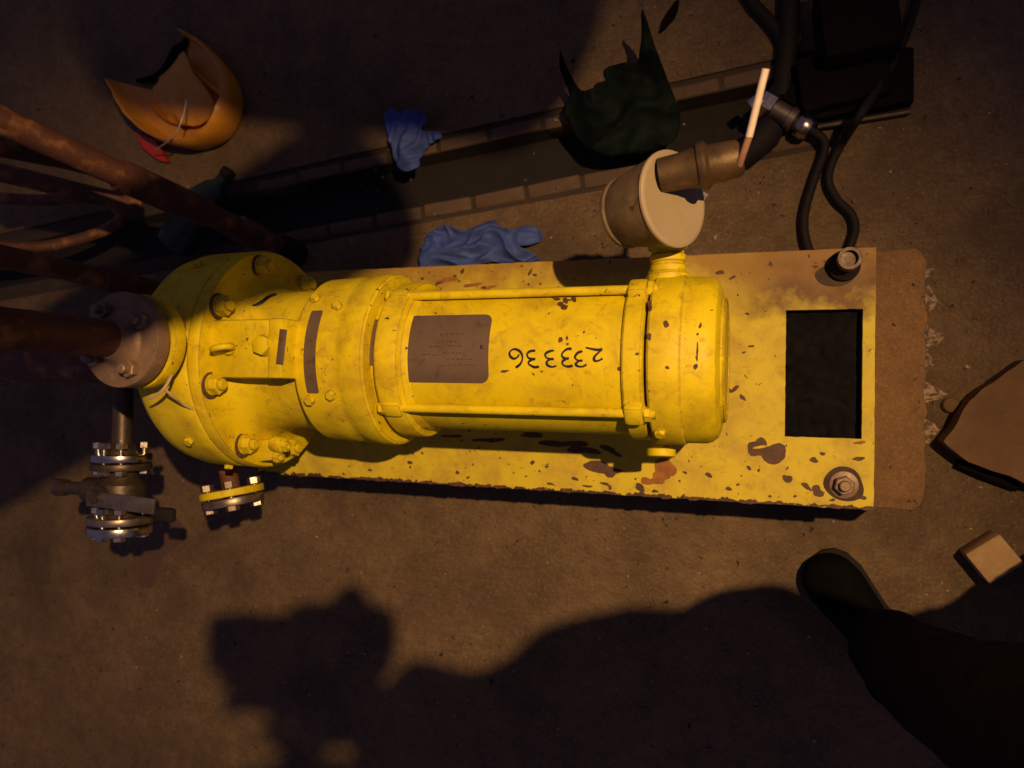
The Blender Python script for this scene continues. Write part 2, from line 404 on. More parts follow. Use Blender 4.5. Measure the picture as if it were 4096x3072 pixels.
# --- concrete floor with a brick-lined drain channel
DA = radians(6.3); D0 = P(2110, 815, 0); DS = Vector((cos(DA), sin(DA), 0)); DN = Vector((-sin(DA), cos(DA), 0))
def dch(s, n, z=0): p = D0 + DS * s + DN * n; return Vector((p.x, p.y, z))
SL, SR = -1.95, 0.62
fl_v = [dch(-4.5, -4.5), dch(4.5, -4.5), dch(4.5, 0), dch(SR, 0), dch(SL, 0),
        dch(SR, .190), dch(4.5, .190), dch(4.5, 4.5), dch(-4.5, 4.5), dch(SL, .190),
        dch(SL, 0, -.07), dch(SR, 0, -.07), dch(SR, .190, -.07), dch(SL, .190, -.07)]
fl_v += [dch(-4.5, 0), dch(-4.5, .190)]
fl_f = [[0, 1, 2, 3, 4, 14], [3, 2, 6, 5], [9, 5, 6, 7, 8, 15], [14, 4, 9, 15], [4, 3, 11, 10], [3, 5, 12, 11], [5, 9, 13, 12], [9, 4, 10, 13]]
floor = part('floor', (fl_v, fl_f), 'concrete', smooth=0); floor['kind'] = 'structure'
gut = part('drain_channel', ([dch(SL, 0, -.068), dch(SR - .001, 0.001, -.068), dch(SR - .001, .189, -.068), dch(SL, .189, -.068)], [[0, 1, 2, 3]]), 'mud', smooth=0)
gut['kind'] = 'structure'
for n_a, n_b in ((.0005, .039), (.1525, .1895)):
    q4 = [dch(SL + .0005, n_a), dch(SR - .0005, n_a), dch(SR - .0005, n_b), dch(SL + .0005, n_b)]
    part('mortar_bed', prism([(q.x, q.y) for q in q4], -.069, -.0065), 'mortar', floor, smooth=0)
brick_me = []
for k in range(4):
    rnd = random.Random(k); v, f = bevel_box((0, 0, 0), (.114, .030, .060), .004, seg=2)
    v = [p + Vector((rnd.uniform(-1, 1), rnd.uniform(-1, 1), rnd.uniform(-1, 1))) * .0007 for p in v]
    brick_me.append(mesh('brick', (v, f), 'brick', 50))
for row, n0 in ((0, .0270), (1, .166)):
    for k in range(-6, 5):
        s = (.122 * k + (.0 if row == 0 else .05)) + .059
        c = dch(s, n0 + random.uniform(-.002, .002), -.031 + random.uniform(-.004, -.001))
        mw = Matrix.Translation(c) @ Matrix.Rotation(DA + random.uniform(-.02, .02), 4, 'Z')
        if row == 1: mw = mw @ Matrix.Diagonal((1, .85, 1, 1))
        link('brick', brick_me[(k + row * 2) % 4], floor, mw)

ZOFF = 0.0
# --- concrete plinth
pl = thing('concrete_plinth', (0.2, 0.03, FZ), 'rough brown concrete plinth under the yellow steel plate', 'plinth')
def rrect(x0, x1, y0, y1, r, k=8):
    out = []
    for cx, cy, a in ((x1 - r, y1 - r, 0), (x0 + r, y1 - r, 90), (x0 + r, y0 + r, 180), (x1 - r, y0 + r, 270)):
        for i in range(k + 1): t = radians(a + 90 * i / k); out.append((cx + r * cos(t), cy + r * sin(t)))
    return out
def wob(poly, amp, fr, seed=0):
    out = []
    n = len(poly)
    for i in range(n):
        a, b = Vector(poly[i]), Vector(poly[(i + 1) % n]); L_ = (b - a).length; k = max(1, int(L_ / .008))
        for j in range(k):
            p = a.lerp(b, j / k); q = Vector((p.x * fr, p.y * fr, seed))
            out.append((p.x + amp * noise.noise(q), p.y + amp * noise.noise(q + Vector((31, 7, 3)))))
    return out
top = wob(rrect(-1.02, .232, -.1595, .2335, .020), .006, 40)
mid = wob(rrect(-1.025, .236, -.176, .237, .03), .004, 45)
n = len(top)
vv = [Vector((x, y, .1175)) for x, y in top]
low = [(x + (x - -.4) * .003, y + (y - .037) * .004) for x, y in top]
vv += [Vector((x, y, .112)) for x, y in low]; vv += [Vector((x, y, FZ - .01)) for x, y in low]
cv = wob([(hx0 - .004, hy0 - .003), (hx1 + .003, hy0 - .003), (hx1 + .003, hy1 + .004), (hx0 - .004, hy1 + .004)], .003, 60, 4)
ff = [[k * n + i, k * n + (i + 1) % n, (k + 1) * n + (i + 1) % n, (k + 1) * n + i] for k in (0, 1) for i in range(n)]
blk = mesh('block', (vv, ff), 'plinth', 35)
bm = bmesh.new(); bm.from_mesh(blk)
rim_e = [e for e in bm.edges if len(e.link_faces) == 1 and all(v.co.z > .11 for v in e.verts)]
cvs = [bm.verts.new((x, y, .1175)) for x, y in cv]; cvb = [bm.verts.new((x, y, .072)) for x, y in cv]
m_ = len(cv); ce = [bm.edges.new((cvs[i], cvs[(i + 1) % m_])) for i in range(m_)]
bmesh.ops.triangle_fill(bm, edges=rim_e + ce, use_beauty=True)
for i in range(m_): bm.faces.new((cvs[i], cvs[(i + 1) % m_], cvb[(i + 1) % m_], cvb[i]))
bm.faces.new(cvb); bmesh.ops.recalc_face_normals(bm, faces=bm.faces); bm.to_mesh(blk); bm.free()
link('block', blk, pl)
# crumbling mortar fillet along the end of the plinth
rnd = random.Random(3); V, F_ = [], []
K = 90
for i in range(K + 1):
    y = -.12 + .36 * i / K; e = .066 * (.8 + .7 * noise.noise(Vector((y * 30, 0, 0)))) * min(1, (i + 3) / 12)
    for j in range(7):
        t = j / 6; x = .236 + e * t
        z = FZ + .030 * (1 - t) ** 1.3 + .005 * noise.noise(Vector((x * 230, y * 230, 1))) + .001 - .004 * (t == 1)
        V.append(Vector((x, y, z)))
for i in range(K):
    for j in range(6): a = i * 7 + j; F_.append([a, a + 1, a + 8, a + 7])
part('mortar_fillet', (V, F_), 'grout', pl, smooth=0, label='pale crumbly mortar along the end of the plinth')

# --- base plate with its grout opening
bp = thing('base_plate', (.1, .036, .118), 'yellow painted steel base plate with chipped edges and a rectangular opening', 'base plate')
X0, X1, Y0, Y1 = -.955, .1622, -.1643, .2362
outer = wob([(X0, Y0), (X1, Y0), (X1, Y1), (X0, Y1)], .0012, 60, 5)
inner = wob([(hx0, hy0), (hx1, hy0), (hx1, hy1), (hx0, hy1)], .0008, 90, 9)
bm = bmesh.new()
def loop_edges(poly, z):
    vs_ = [bm.verts.new((x, y, z)) for x, y in poly]
    return [bm.edges.new((vs_[i], vs_[(i + 1) % len(vs_)])) for i in range(len(vs_))]
ed = loop_edges(outer, ZP) + loop_edges(inner, ZP)
bmesh.ops.triangle_fill(bm, edges=ed, use_beauty=True)
r_ = bmesh.ops.extrude_face_region(bm, geom=bm.faces[:])
for v in r_['geom']:
    if isinstance(v, bmesh.types.BMVert): v.co.z = ZP - .0122
bmesh.ops.recalc_face_normals(bm, faces=bm.faces)
me = bpy.data.meshes.new('plate'); bm.to_mesh(me); bm.free(); me.materials.append(M['paint_plate'])
link('plate', me, bp)
# black sludge in the opening
V, F_ = [], []
gx, gy = 22, 40
for i in range(gy + 1):
    for j in range(gx + 1):
        x = hx0 - .004 + (hx1 - hx0 + .008) * j / gx; y = hy0 - .004 + (hy1 - hy0 + .008) * i / gy
        V.append(Vector((x, y, .1080 + .0025 * noise.noise(Vector((x * 90, y * 90, 0))))))
for i in range(gy):
    for j in range(gx): a = i * (gx + 1) + j; F_.append([a, a + 1, a + gx + 2, a + gx + 1])
part('sludge', (V, F_), 'sludge', bp, label='black oily sludge filling the rectangular opening')
# anchor studs
an_me = mesh('anchor_bolt', join(lathe(disc(0, .003, .021, .0006), seg=28), hexnut(.026, .014, .003), lathe([(0, .0085), (.024, .0085), (.026, .007)], seg=18)), 'flange', 40)
for (x, y, zz) in ((.1205, -.1280, 0), (-.91, .205, 0)):
    link('anchor_bolt', an_me, bp, Matrix.Translation((x, y, ZP)) @ Matrix.Rotation(random.random(), 4, 'Z'))
sk = P(3400, 1032, .178)
part('pipe_socket', lathe([(0, .013), (.018, .013), (.0185, .0165), (.047, .0172), (.048, .0165), (.048, .0120), (.038, .0120), (.037, 0)], (sk.x, sk.y, ZP), (0, 0, 1), 28), 'socket', bp)
part('nut_and_shade', lathe([(.003, .024), (.012, .023), (.016, .016), (.0185, .0150)], (sk.x - .004, sk.y - .004, ZP), (0, 0, 1), 24), 'rubber', bp)  # black nut shape, pushed to the lower left to take in its shade
# rusty chips, oil spots and stains in the paint of the plate
V, F_ = [], []
def spot(u, v, ru, rv, rot=0, seed=0, z=ZP):
    p = P(u, v, z); s = .000385
    return flat_patch(blob(p.x, p.y, ru * s, rv * s, rot, seed=seed), z, .0004)
chips = [spot(*a, seed=i) for i, a in enumerate([
    (3095, 1815, 55, 38, -.2), (3030, 1790, 36, 40, .2), (2905, 1560, 22, 13, -.6), (2940, 1555, 17, 10, .8), (2970, 1590, 15, 9, -.8), (3255, 1840, 16, 11, .3), (3150, 1915, 22, 14, -.4),
    (3290, 1815, 9, 8), (3435, 1835, 20, 9, .1), (3225, 1945, 22, 10, -.6), (3270, 1965, 22, 22), (2835, 1900, 15, 9, -.3), (2880, 1090, 18, 9, .2), (2930, 1110, 14, 6, .5), (3005, 1385, 12, 5), (2975, 1410, 8, 4),
    (2915, 1955, 11, 9), (2990, 1255, 9, 5), (1552, 1105, 20, 10, .1), (1560, 1135, 18, 12, .6), (1605, 1108, 10, 5), (1760, 1130, 22, 8, .3), (1850, 1085, 14, 9, .8), (2120, 1090, 18, 6, .9), (1935, 1150, 14, 6, .2), (2140, 1100, 9, 7),
    (1690, 1115, 9, 6), (1820, 1105, 10, 6), (1650, 1155, 12, 6), (1640, 1850, 14, 8, .2), (1830, 1890, 10, 8), (2130, 1850, 10, 10), (2105, 1905, 5, 4), (1480, 1880, 12, 5), (2300, 1915, 16, 7), (2420, 1935, 22, 6, -.1), (2350, 1945, 20, 6),
    (2440, 1950, 9, 9), (2560, 1950, 26, 14, -.4), (2620, 1965, 12, 8), (2740, 1890, 9, 6), (3000, 2010, 12, 8), (3120, 2010, 14, 7), (3330, 2000, 10, 6), (3450, 1990, 14, 9), (3080, 1985, 6, 6), (3180, 1985, 7, 5), (2200, 1935, 14, 6)])]
rr = random.Random(11)
for k in range(130):
    x = rr.uniform(X0 + .3, X1 - .004); y = rr.choice([rr.uniform(Y0 + .004, Y0 + .09), rr.uniform(Y1 - .06, Y1 - .004), rr.uniform(Y0, Y1)])
    if hx0 - .008 < x < hx1 + .008 and hy0 - .008 < y < hy1 + .008: continue
    s = rr.uniform(.0006, .0028) * (1 if rr.random() < .85 else 1.7)
    chips.append(flat_patch(blob(x, y, s, s * rr.uniform(.4, .9), rr.uniform(0, 3), 9, .35, k), ZP, .0004))
for k in range(80):                          # nicks along the lower edge
    x = rr.uniform(X0, X1); s = rr.uniform(.002, .006) * (1 + 1.2 * max(0, noise.noise(Vector((x * 9, 2, 0)))))
    chips.append(flat_patch(blob(x, Y0 + .0012 + rr.uniform(0, .0015), s * 1.4, s * .55, 0, 9, .3, k), ZP, .0003))
for i, (u, v, ru, rv, ro_) in enumerate(((2250, 1775, 95, 16, 0), (2330, 1800, 60, 18, -.2), (2440, 1800, 40, 14, -.3), (2390, 1868, 62, 26, -.3), (2440, 1885, 46, 22, .1), (2130, 1740, 70, 9, 0), (1960, 1760, 60, 12, .1), (1810, 1745, 40, 9, 0))):
    p = P(u, v, ZP); chips.append(flat_patch(blob(p.x, p.y, ru * .00039, rv * .00039, ro_, 22, .4, 90 + i), ZP, .0005))
cpo = part('paint_chips', join(*chips), 'chip', bp, smooth=0); cpo['kind'] = 'stuff'
blooms = [spot(2660, 1870, 45, 40, .2, 61), spot(2640, 1910, 40, 26, 0, 62), spot(2590, 1925, 30, 16, 0, 63), spot(1790, 1120, 55, 10, .1, 64), spot(1890, 1140, 45, 9, .15, 65), spot(1960, 1150, 30, 8, .2, 66),
          spot(3440, 1770, 18, 8, 0, 67)]
for i, b in enumerate(blooms): b[0][:] = [p + Vector((0, 0, .0003)) for p in b[0]]
ro = part('rust_blooms', join(*blooms), 'ruststain', bp, smooth=0); ro['kind'] = 'stuff'
for sd, (cx_, cy_, rx_, ry_, jg_) in enumerate(((.1205, -.1270, .029, .026, .10), (.108, .199, .032, .020, .16))):
    part('oil_ring', flat_patch(blob(cx_, cy_, rx_, ry_, .25, 24, jg_, 5 + sd), ZP, .0006), 'oil', bp, smooth=0)
# a scrape of yellow left inside the large stain
q = P(3040, 1788, ZP); part('paint_remnant', flat_patch(blob(q.x, q.y, .010, .0028, .2, 14, .2, 3), ZP + .0004, .0016), 'paint', bp, smooth=0)

# ================================================================== PUMP
pu = thing('motor_pump', (-.45, AY, ZP), 'yellow painted horizontal motor pump lying on the chipped base plate', 'pump')
AX = (1, 0, 0)
def xl(prof, seg=96): return lathe(prof, (0, AY, AZ), AX, seg)
cas = part('casing', xl([(-.965, .070), (-.945, .090), (-.925, .135), (-.908, .160), (-.890, .172), (-.865, .178), (-.815, .179), (-.797, .179), (-.794, .176)]), 'paint_cast', pu, smooth=50)
part('casing_cover', xl([(-.793, .170), (-.7925, .1775), (-.790, .1795), (-.777, .1795), (-.772, .177), (-.7715, .150), (-.768, .132), (-.757, .120), (-.742, .114), (-.722, .112), (-.652, .112), (-.649, .118), (-.648, .125)]), 'paint_cast', pu, smooth=35)
nut_me = mesh('bolt', stud_nut(.026, .013, .0085, .022, .0165, .0025), 'paint', 35)
boss_me = mesh('bolt_pocket', lathe([(0, .0205), (.001, .0200), (.0014, .0185), (.0016, .012)], seg=28), 'chip', 40)
for k in range(8):
    a = radians(-16.5 + 45 * k); p = Vector((-.7712, AY + .1555 * sin(a), AZ + .1555 * cos(a)))
    if k in (0, 1, 2, 7): link('bolt_seat', boss_me, pu, aim(p + Vector((-.0004, -.002, .001)), AX))
    link('bolt', nut_me, pu, aim(p + Vector((.001, 0, 0)), AX, random.random()))
# small cap screws on the casing rim
sm_me = mesh('cap_screw', bolt_head(.013, .006, .008, .001), 'paint', 35)
for a in (-47, 52, -80): a = radians(a); link('cap_screw', sm_me, pu, aim((-.835, AY + .1785 * sin(a), AZ + .1785 * cos(a)), (0, sin(a), cos(a)), .3))
# pad on the bracket with lifting eye, plug and tag
pad = part('pad', bevel_box((-.712, .0615, .430), (.128, .086, .100), .004), 'paint', pu, smooth=40)
pc = P(912, 1395, .485)
th = [(.0115 * cos(t), .0115 * sin(t)) for t in np.linspace(0, 2 * pi, 29)]
er = Matrix.Rotation(radians(10), 3, 'Z')
eye = [Vector((pc.x, pc.y, .497)) + er @ Vector((a * 1.25, 0, b)) for a, b in th]
part('lifting_eye', join(tube(eye, .0048, 10), lathe(disc(0, .007, .0095, .001), (pc.x + .001, pc.y, .4795), (0, 0, 1), 20)), 'paint', pad)
pc = P(1045, 1380, .488)
part('plug', join(lathe(disc(0, .003, .0165, .001), (0, 0, 0), (0, 0, 1), 24), hexnut(.026, .010, .002)), 'paint', pad, Matrix.Translation((pc.x, pc.y, .4798)) @ Matrix.Rotation(.2, 4, 'Z'))
p0, p1 = P(1118, 1450, .4865), P(1135, 1325, .4865)
part('tag_plate', bevel_box(((p0.x + p1.x) / 2, (p0.y + p1.y) / 2, .4868), (.0115, .050, .0022), .0005, Matrix.Rotation(radians(-6), 3, 'Z')), 'nameplate', pad)
part('pad_rib', bevel_box((-.6560, .0615, .4520), (.026, .086, .068), .003), 'paint', pu)
# adapter (bell) between bracket and motor
part('adapter', xl([(-.648, .120), (-.647, .126), (-.644, .1285), (-.606, .1300), (-.588, .1310), (-.580, .1290), (-.572, .1300), (-.560, .1335), (-.542, .1340), (-.534, .1320), (-.531, .1280), (-.530, .108)]), 'paint_cast', pu, smooth=30)
part('adapter_neck', xl([(-.532, .108), (-.520, .108)]), 'paint', pu)
def ang(u, v, r): p = on_cyl(u, v, r); return atan2(p.y - AY, p.z - AZ)
part('data_strip', cyl_patch(-.626, -.607, ang(1250, 1572, .131), ang(1262, 1243, .131), .1300, .0016, 20, .002), 'nameplate', pu)
part('data_strip', cyl_patch(-.5305, -.5205, ang(1465, 1460, .109), ang(1480, 1282, .109), .1085, .0030, 14), 'nameplate', pu)
for u, v in ((1350, 1225), (1325, 1580), (1262, 1195), (1240, 1600)):
    p = on_cyl(u, v, .131); d = Vector((0, p.y - AY, p.z - AZ)); link('cap_screw', sm_me, pu, aim(p - d.normalized() * .001, d, .4))
# motor
part('motor_flange', xl([(-.522, .114), (-.5205, .1175), (-.518, .119), (-.489, .119), (-.486, .1175), (-.484, .112), (-.482, .109), (-.474, .107), (-.470, .1050)]), 'paint_cast', pu, smooth=30)
mh = part('motor_housing', xl([(-.486, .105), (-.160, .105)], 128), 'paint', pu)
part('tie_ring', xl([(-.1715, .106), (-.170, .110), (-.168, .1115), (-.146, .1115), (-.144, .110), (-.1425, .106)]), 'paint', pu, smooth=30)
part('neck', xl([(-.146, .104), (-.130, .104)]), 'chip', pu)
part('end_cover', xl([(-.1388, .108), (-.1380, .1145), (-.1355, .1165), (-.1005, .1175), (-.0980, .1165), (-.0965, .1145), (-.094, .1140), (-.070, .1135), (-.062, .1110), (-.055, .1050), (-.0515, .096), (-.0505, .086), (-.0480, .0845), (-.0470, .080), (-.0465, 0)]), 'paint', pu, smooth=28)
# weld seam ring on the end cover
part('bead', xl([(-.0500, .0835), (-.0466, .0850), (-.0452, .0830), (-.0458, .0800), (-.0475, .0795)]), 'paint', pu)
# four tie rods with their lugs
RR = .1145
A1 = ang(2000, 1174, RR); A2 = ang(2000, 1641, RR)
for a in (A1, A2, A1 + pi, A2 + pi):
    c = Vector((0, AY + RR * sin(a), AZ + RR * cos(a)))
    part('tie_rod', lathe([(-.492, .0062), (-.128, .0062)], c, AX, 16), 'paint', pu)
    R_ = Matrix.Rotation(-a, 3, 'X')
    d = Vector((0, sin(a), cos(a)))
    lug = part('tie_lug', bevel_box(c + Vector((-.502, 0, 0)) - d * .004, (.030, .024, .026), .005, R_), 'paint', pu)
    part('tie_lug', bevel_box(c + Vector((-.1555, 0, 0)) - d * .004, (.027, .030, .027), .006, R_), 'paint', pu)
    link('tie_nut', mesh('tie_nut', hexnut(.018, .009), 'paint', 30), pu, aim(c + Vector((-.1425, 0, 0)), AX, a))
    link('tie_nut', mesh('tie_nut', hexnut(.018, .008), 'paint', 30), pu, aim(c + Vector((-.5165, 0, 0)), (-1, 0, 0), a))
# big name plate and its rivets
a0, a1 = ang(1780, 1531, .1065), ang(1780, 1260, .1065)
x0, x1 = on_cyl(1606, 1400, .106).x, on_cyl(1953, 1400, .106).x
npl = part('nameplate', cyl_patch(x0, x1, a0, a1, .1052, .0011, 24, .012, 24), 'nameplate', pu, label='brown grimed data plate on top of the motor housing')
rv = mesh('rivet', lathe([(0, .0028), (.0008, .0022), (.0012, .001)], seg=14), 'dark_steel')
for u, v in ((1624, 1393), (1927, 1388)):
    p = on_cyl(u, v, .1063); d = Vector((0, p.y - AY, p.z - AZ)); link('rivet', rv, npl, aim(p, d))
eng = []
rr = random.Random(5)
for (v, u0, u1) in ((1337, 1760, 1860), (1386, 1722, 1768), (1384, 1790, 1838), (1419, 1690, 1745), (1412, 1770, 1850), (1440, 1650, 1700), (1436, 1790, 1880), (1365, 1750, 1830), (1460, 1760, 1900)):
    u = u0
    while u < u1:
        l = rr.uniform(5, 16)
        eng.append(ribbon_cyl([(u, v + rr.uniform(-3, 3)), (u + l / 2, v + rr.uniform(-3, 3)), (u + l, v + rr.uniform(-3, 3))], .0012, .1064)); u += l + rr.uniform(4, 9)
part('worn_lettering', join(*eng), 'engrave', npl, smooth=0)
# hand-written number, upside down to the camera
def cr(c): return [(1950 + x * .2712, 1150 + y * .2712) for x, y in c]
glyphs = [[[(470, 985), (440, 1030), (385, 1050), (335, 1010), (328, 960), (360, 920), (410, 910), (470, 935), (510, 990), (515, 1060), (490, 1120), (450, 1160), (415, 1180)]],
          [[(710, 935), (650, 935), (600, 960), (585, 1000), (610, 1040), (660, 1055), (710, 1055)], [(670, 1057), (615, 1090), (605, 1120), (640, 1150), (700, 1175), (765, 1165)]],
          [[(985, 930), (920, 940), (870, 965), (852, 1000), (880, 1040), (930, 1055), (980, 1055)], [(935, 1058), (880, 1090), (878, 1130), (910, 1160), (960, 1170), (1020, 1155)]],
          [[(1245, 910), (1190, 905), (1130, 940), (1097, 990), (1115, 1030), (1160, 1050), (1205, 1040)], [(1155, 1055), (1110, 1090), (1105, 1125), (1140, 1155), (1200, 1165), (1260, 1150)]],
          [[(1405, 940), (1340, 960), (1295, 1010), (1300, 1050), (1350, 1080), (1405, 1075)], [(1355, 1082), (1310, 1115), (1310, 1145), (1350, 1165), (1410, 1165), (1465, 1135)]],
          [[(1445, 885), (1530, 905), (1620, 920), (1695, 910)], [(1697, 908), (1640, 960), (1580, 1020), (1575, 1070), (1610, 1085), (1660, 1070), (1700, 1045)]]]
for g in glyphs:
    part('written_digit', join(*[ribbon_cyl(cr(s), .0031, .105) for s in g]), 'ink', mh, smooth=0)
# paint chips and scuffs on motor and end cover
def cchip(u, v, ru, rv, r, rot=0, seed=0):
    pts = blob(u, v, ru, rv, rot, 14, .3, seed); P3 = [on_cyl(a, b, r + .0006) for a, b in pts]; return P3, [list(range(len(P3)))]
mch = [cchip(*a, .105, seed=i) for i, a in enumerate([(2295, 1197, 13, 9), (2262, 1202, 9, 14), (2245, 1218, 17, 10), (2228, 1196, 12, 6), (2213, 1190, 5, 3), (2258, 1230, 16, 8), (2272, 1200, 14, 3), (2242, 1359, 8, 13), (2268, 1352, 4, 10), (2270, 1376, 6, 5), (2018, 1485, 18, 5), (2336, 1328, 4, 6), (2385, 1352, 4, 2), (2478, 1475, 8, 10)])]
part('scuffs', join(*mch), 'chip', mh, smooth=0)['kind'] = 'stuff'
ech = [cchip(*a, .1178, seed=20 + i) for i, a in enumerate([(2600, 1220, 9, 22), (2597, 1345, 8, 16), (2665, 1296, 11, 14), (2670, 1470, 8, 6)])] + [cchip(*a, .1142, seed=40 + i) for i, a in enumerate([(2802, 1302, 5, 11), (2791, 1336, 4, 6), (2790, 1400, 4, 26), (2788, 1432, 4, 12), (2783, 1466, 8, 12)])]
part('scuffs', join(*ech), 'chip', pu, smooth=0)['kind'] = 'stuff'
# thin black streak along the bracket
cc = spline([on_cyl(988, 1229, .1150), on_cyl(1015, 1226, .1150), on_cyl(1045, 1211, .1150), on_cyl(1075, 1188, .1150), on_cyl(1105, 1176, .1150)], 6)
part('black_streak', tube(cc, lerp_rs([.003, .0035, .0035, .003, .002], len(cc)), 8), 'ink', pu)
# discharge nozzle
NX, NY = -.840, .068
nz = part('discharge_nozzle', lathe([(.470, .050), (.505, .046), (.522, .044), (.528, .048)] + [(.528 + a, b) for a, b in disc(.001, .022, .067, .002)] , (NX, NY, 0), (0, 0, 1), 64), 'paint', pu, smooth=35)
part('gasket', lathe([(.551, .052), (.5525, .060), (.5555, .060), (.557, .052)], (NX, NY, 0), (0, 0, 1), 48), 'black', pu)
sh = spline([Vector((NX + .052, NY - .047, .540)), Vector((NX + .044, NY - .066, .545)), Vector((NX + .025, NY - .078, .543)), Vector((NX + .008, NY - .083, .541))], 6)
part('tape_shred', tube(sh, lerp_rs([.002, .0026, .0022, .001], len(sh)), 8, .7), 'white', pu)
sh = spline([Vector((NX + .042, NY - .066, .545)), Vector((NX + .045, NY - .080, .525)), Vector((NX + .040, NY - .090, .503)), Vector((NX + .046, NY - .100, .480)), Vector((NX + .046, NY - .107, .465))], 6)
part('tape_shred', tube(sh, lerp_rs([.0022, .0016, .0013, .0008], len(sh)), 8), 'white', pu)
# feet under the motor and the casing
part('foot', bevel_box((-.42, AY, (ZP + .235) / 2), (.16, .15, .235 - ZP), .006), 'paint', pu)
part('foot', bevel_box((-.12, AY, (ZP + .235) / 2), (.03, .10, .235 - ZP), .004), 'paint', pu)
part('foot', bevel_box((-.71, AY, (ZP + .235) / 2), (.06, .16, .235 - ZP), .006), 'paint', pu)
# drain fitting on the lower edge of the cover
d0 = Vector((-.765, -.093, .352))
part('drain_fitting', join(bevel_box(d0 + Vector((.006, -.002, 0)), (.030, .036, .034), .004, Matrix.Rotation(.15, 3, 'Z')),
                           lathe(disc(0, .022, .0125, .002), d0 + Vector((.018, .010, .012)), (1, -.15, .1), 20)), 'paint', pu)
for dd in (Vector((.024, -.012, .012)), Vector((.040, .006, .013))):
    link('drain_screw', mesh('drain_screw', stud_nut(.016, .009, .005, .014), 'paint', 35), pu, aim(d0 + dd, (1, -.15, .15)))
# casing drain with blind flange (points away from the casing side)
fn = Vector((.20, -.98, -.02)).normalized(); fo = Vector((-.915, -.158, .262))
part('drain_nipple', lathe([(-.085, .017), (0.035, .016)], fo, fn, 24), 'rust', pu)
dfl = part('drain_flange', lathe(disc(.020, .033, .056, .0015), fo, fn, 48), 'paint', pu)
bfl = part('blind_flange', lathe(disc(.036, .050, .054, .0015), fo, fn, 48), 'steel', pu)
bn = mesh('flange_bolt', join(bolt_head(.020, .009), lathe([(-.032, .006), (0, .006)], seg=12), ([v + Vector((0, 0, -.043)) for v in hexnut(.020, .012)[0]], hexnut(.020, .012)[1])), 'steel', 35)
u_, v_, a_ = basis(fn)
for k in range(4):
    th_ = radians(45 + 90 * k + 8); q = fo + fn * .050 + (u_ * cos(th_) + v_ * sin(th_)) * .040
    link('flange_bolt', bn, bfl, aim(q, fn, k))

# junction box on the side of the end cover
nax = Vector((-.03, 1, .03))
part('conduit_hub', lathe([(.150, .030), (.170, .028), (.174, .024), (.182, .0245), (.1835, .0225), (.186, .0225), (.1875, .0245), (.196, .0245), (.198, .022), (.206, .022)], (-.119, 0, .340), nax, 32), 'paint', pu, smooth=30)
part('conduit_nipple', lathe([(.203, .0195), (.204, .0255), (.207, .027), (.226, .0255), (.240, .026), (.262, .030)], (-.119, 0, .340), nax, 32), 'beige', pu, smooth=30)
bo = P(2700, 794, .415); bax = Vector((.835, .03, .55)).normalized()
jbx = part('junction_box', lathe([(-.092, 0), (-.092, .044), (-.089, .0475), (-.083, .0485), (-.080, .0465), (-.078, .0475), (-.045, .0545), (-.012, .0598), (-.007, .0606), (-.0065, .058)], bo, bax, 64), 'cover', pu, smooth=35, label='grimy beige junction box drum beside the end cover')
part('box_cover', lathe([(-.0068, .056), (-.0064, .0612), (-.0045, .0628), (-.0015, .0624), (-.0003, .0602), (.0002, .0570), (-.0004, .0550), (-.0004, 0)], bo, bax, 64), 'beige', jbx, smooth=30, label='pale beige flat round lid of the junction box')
g0 = P(2762, 676, .435); g1 = P(2970, 630, .435); ga = (g1 - g0).normalized(); gl = (g1 - g0).length
gld = part('cable_gland', lathe([(-.038, .0215), (-.010, .0225), (.0, .0240), (.008, .0250), (.010, .0285), (.0145, .0300), (.019, .0300), (.0215, .0275), (.0235, .0240), (gl * .55, .0240), (gl * .9, .0225), (gl, .0195), (gl + .001, .015), (gl - .02, .014)], g0, ga, 40), 'gland', jbx, smooth=35)
l0 = P(2962, 645, .455); l1 = P(2996, 548, .468); l2 = P(3063, 275, .495)
lev = part('lever', tube([l1, l1.lerp(l2, .5), l2], .0044, 10), 'lever', jbx)
part('lever_shank', tube([l0 + Vector((-.004, -.006, -.020)), l0, l1], .0042, 10), 'lever_rust', lev)
# bonding plug under the end cover
pp = P(2645, 1780, .302)
part('drain_plug', join(lathe(disc(0, .012, .0205, .002), (pp.x, pp.y - .005, .302), (.02, -1, .12), 28), lathe([(-.04, .014), (0, .014)], (pp.x, pp.y - .005, .302), (.02, -1, .12), 20)), 'paint', pu)
p = on_cyl(2640, 1728, .1168); link('cap_screw', sm_me, pu, aim(p, (0, p.y - AY, p.z - AZ)))

# ================================================================== PIPEWORK
rp = thing('riser_pipe', (NX, NY, .557), 'rusty riser pipe bolted by a weathered flange onto the pump nozzle', 'pipe')
fl = part('flange', lathe(disc(.5585, .582, .0665, .002) + [(.582, .042), (.5835, .0385), (.586, .036), (.592, .031), (.604, .027)], (NX, NY, 0), (0, 0, 1), 64), 'flange', rp, smooth=35)
part('pipe', lathe([(.600, .0255), (1.9, .0255)], (NX, NY, 0), (0, 0, 1), 32), 'rust', rp)
fb = mesh('flange_bolt', join(stud_nut(.021, .012, .0068, .022), lathe([(-.06, .0065), (0, .0065)], seg=12), ([v + Vector((0, 0, -.066)) for v in hexnut(.021, .011)[0]], hexnut(.021, .011)[1])), 'flange', 35)
for k in range(4):
    t = radians(32 + 90 * k); link('flange_bolt', fb, fl, Matrix.Translation((NX + .048 * cos(t), NY + .048 * sin(t), .5822)) @ Matrix.Rotation(k, 4, 'Z'))

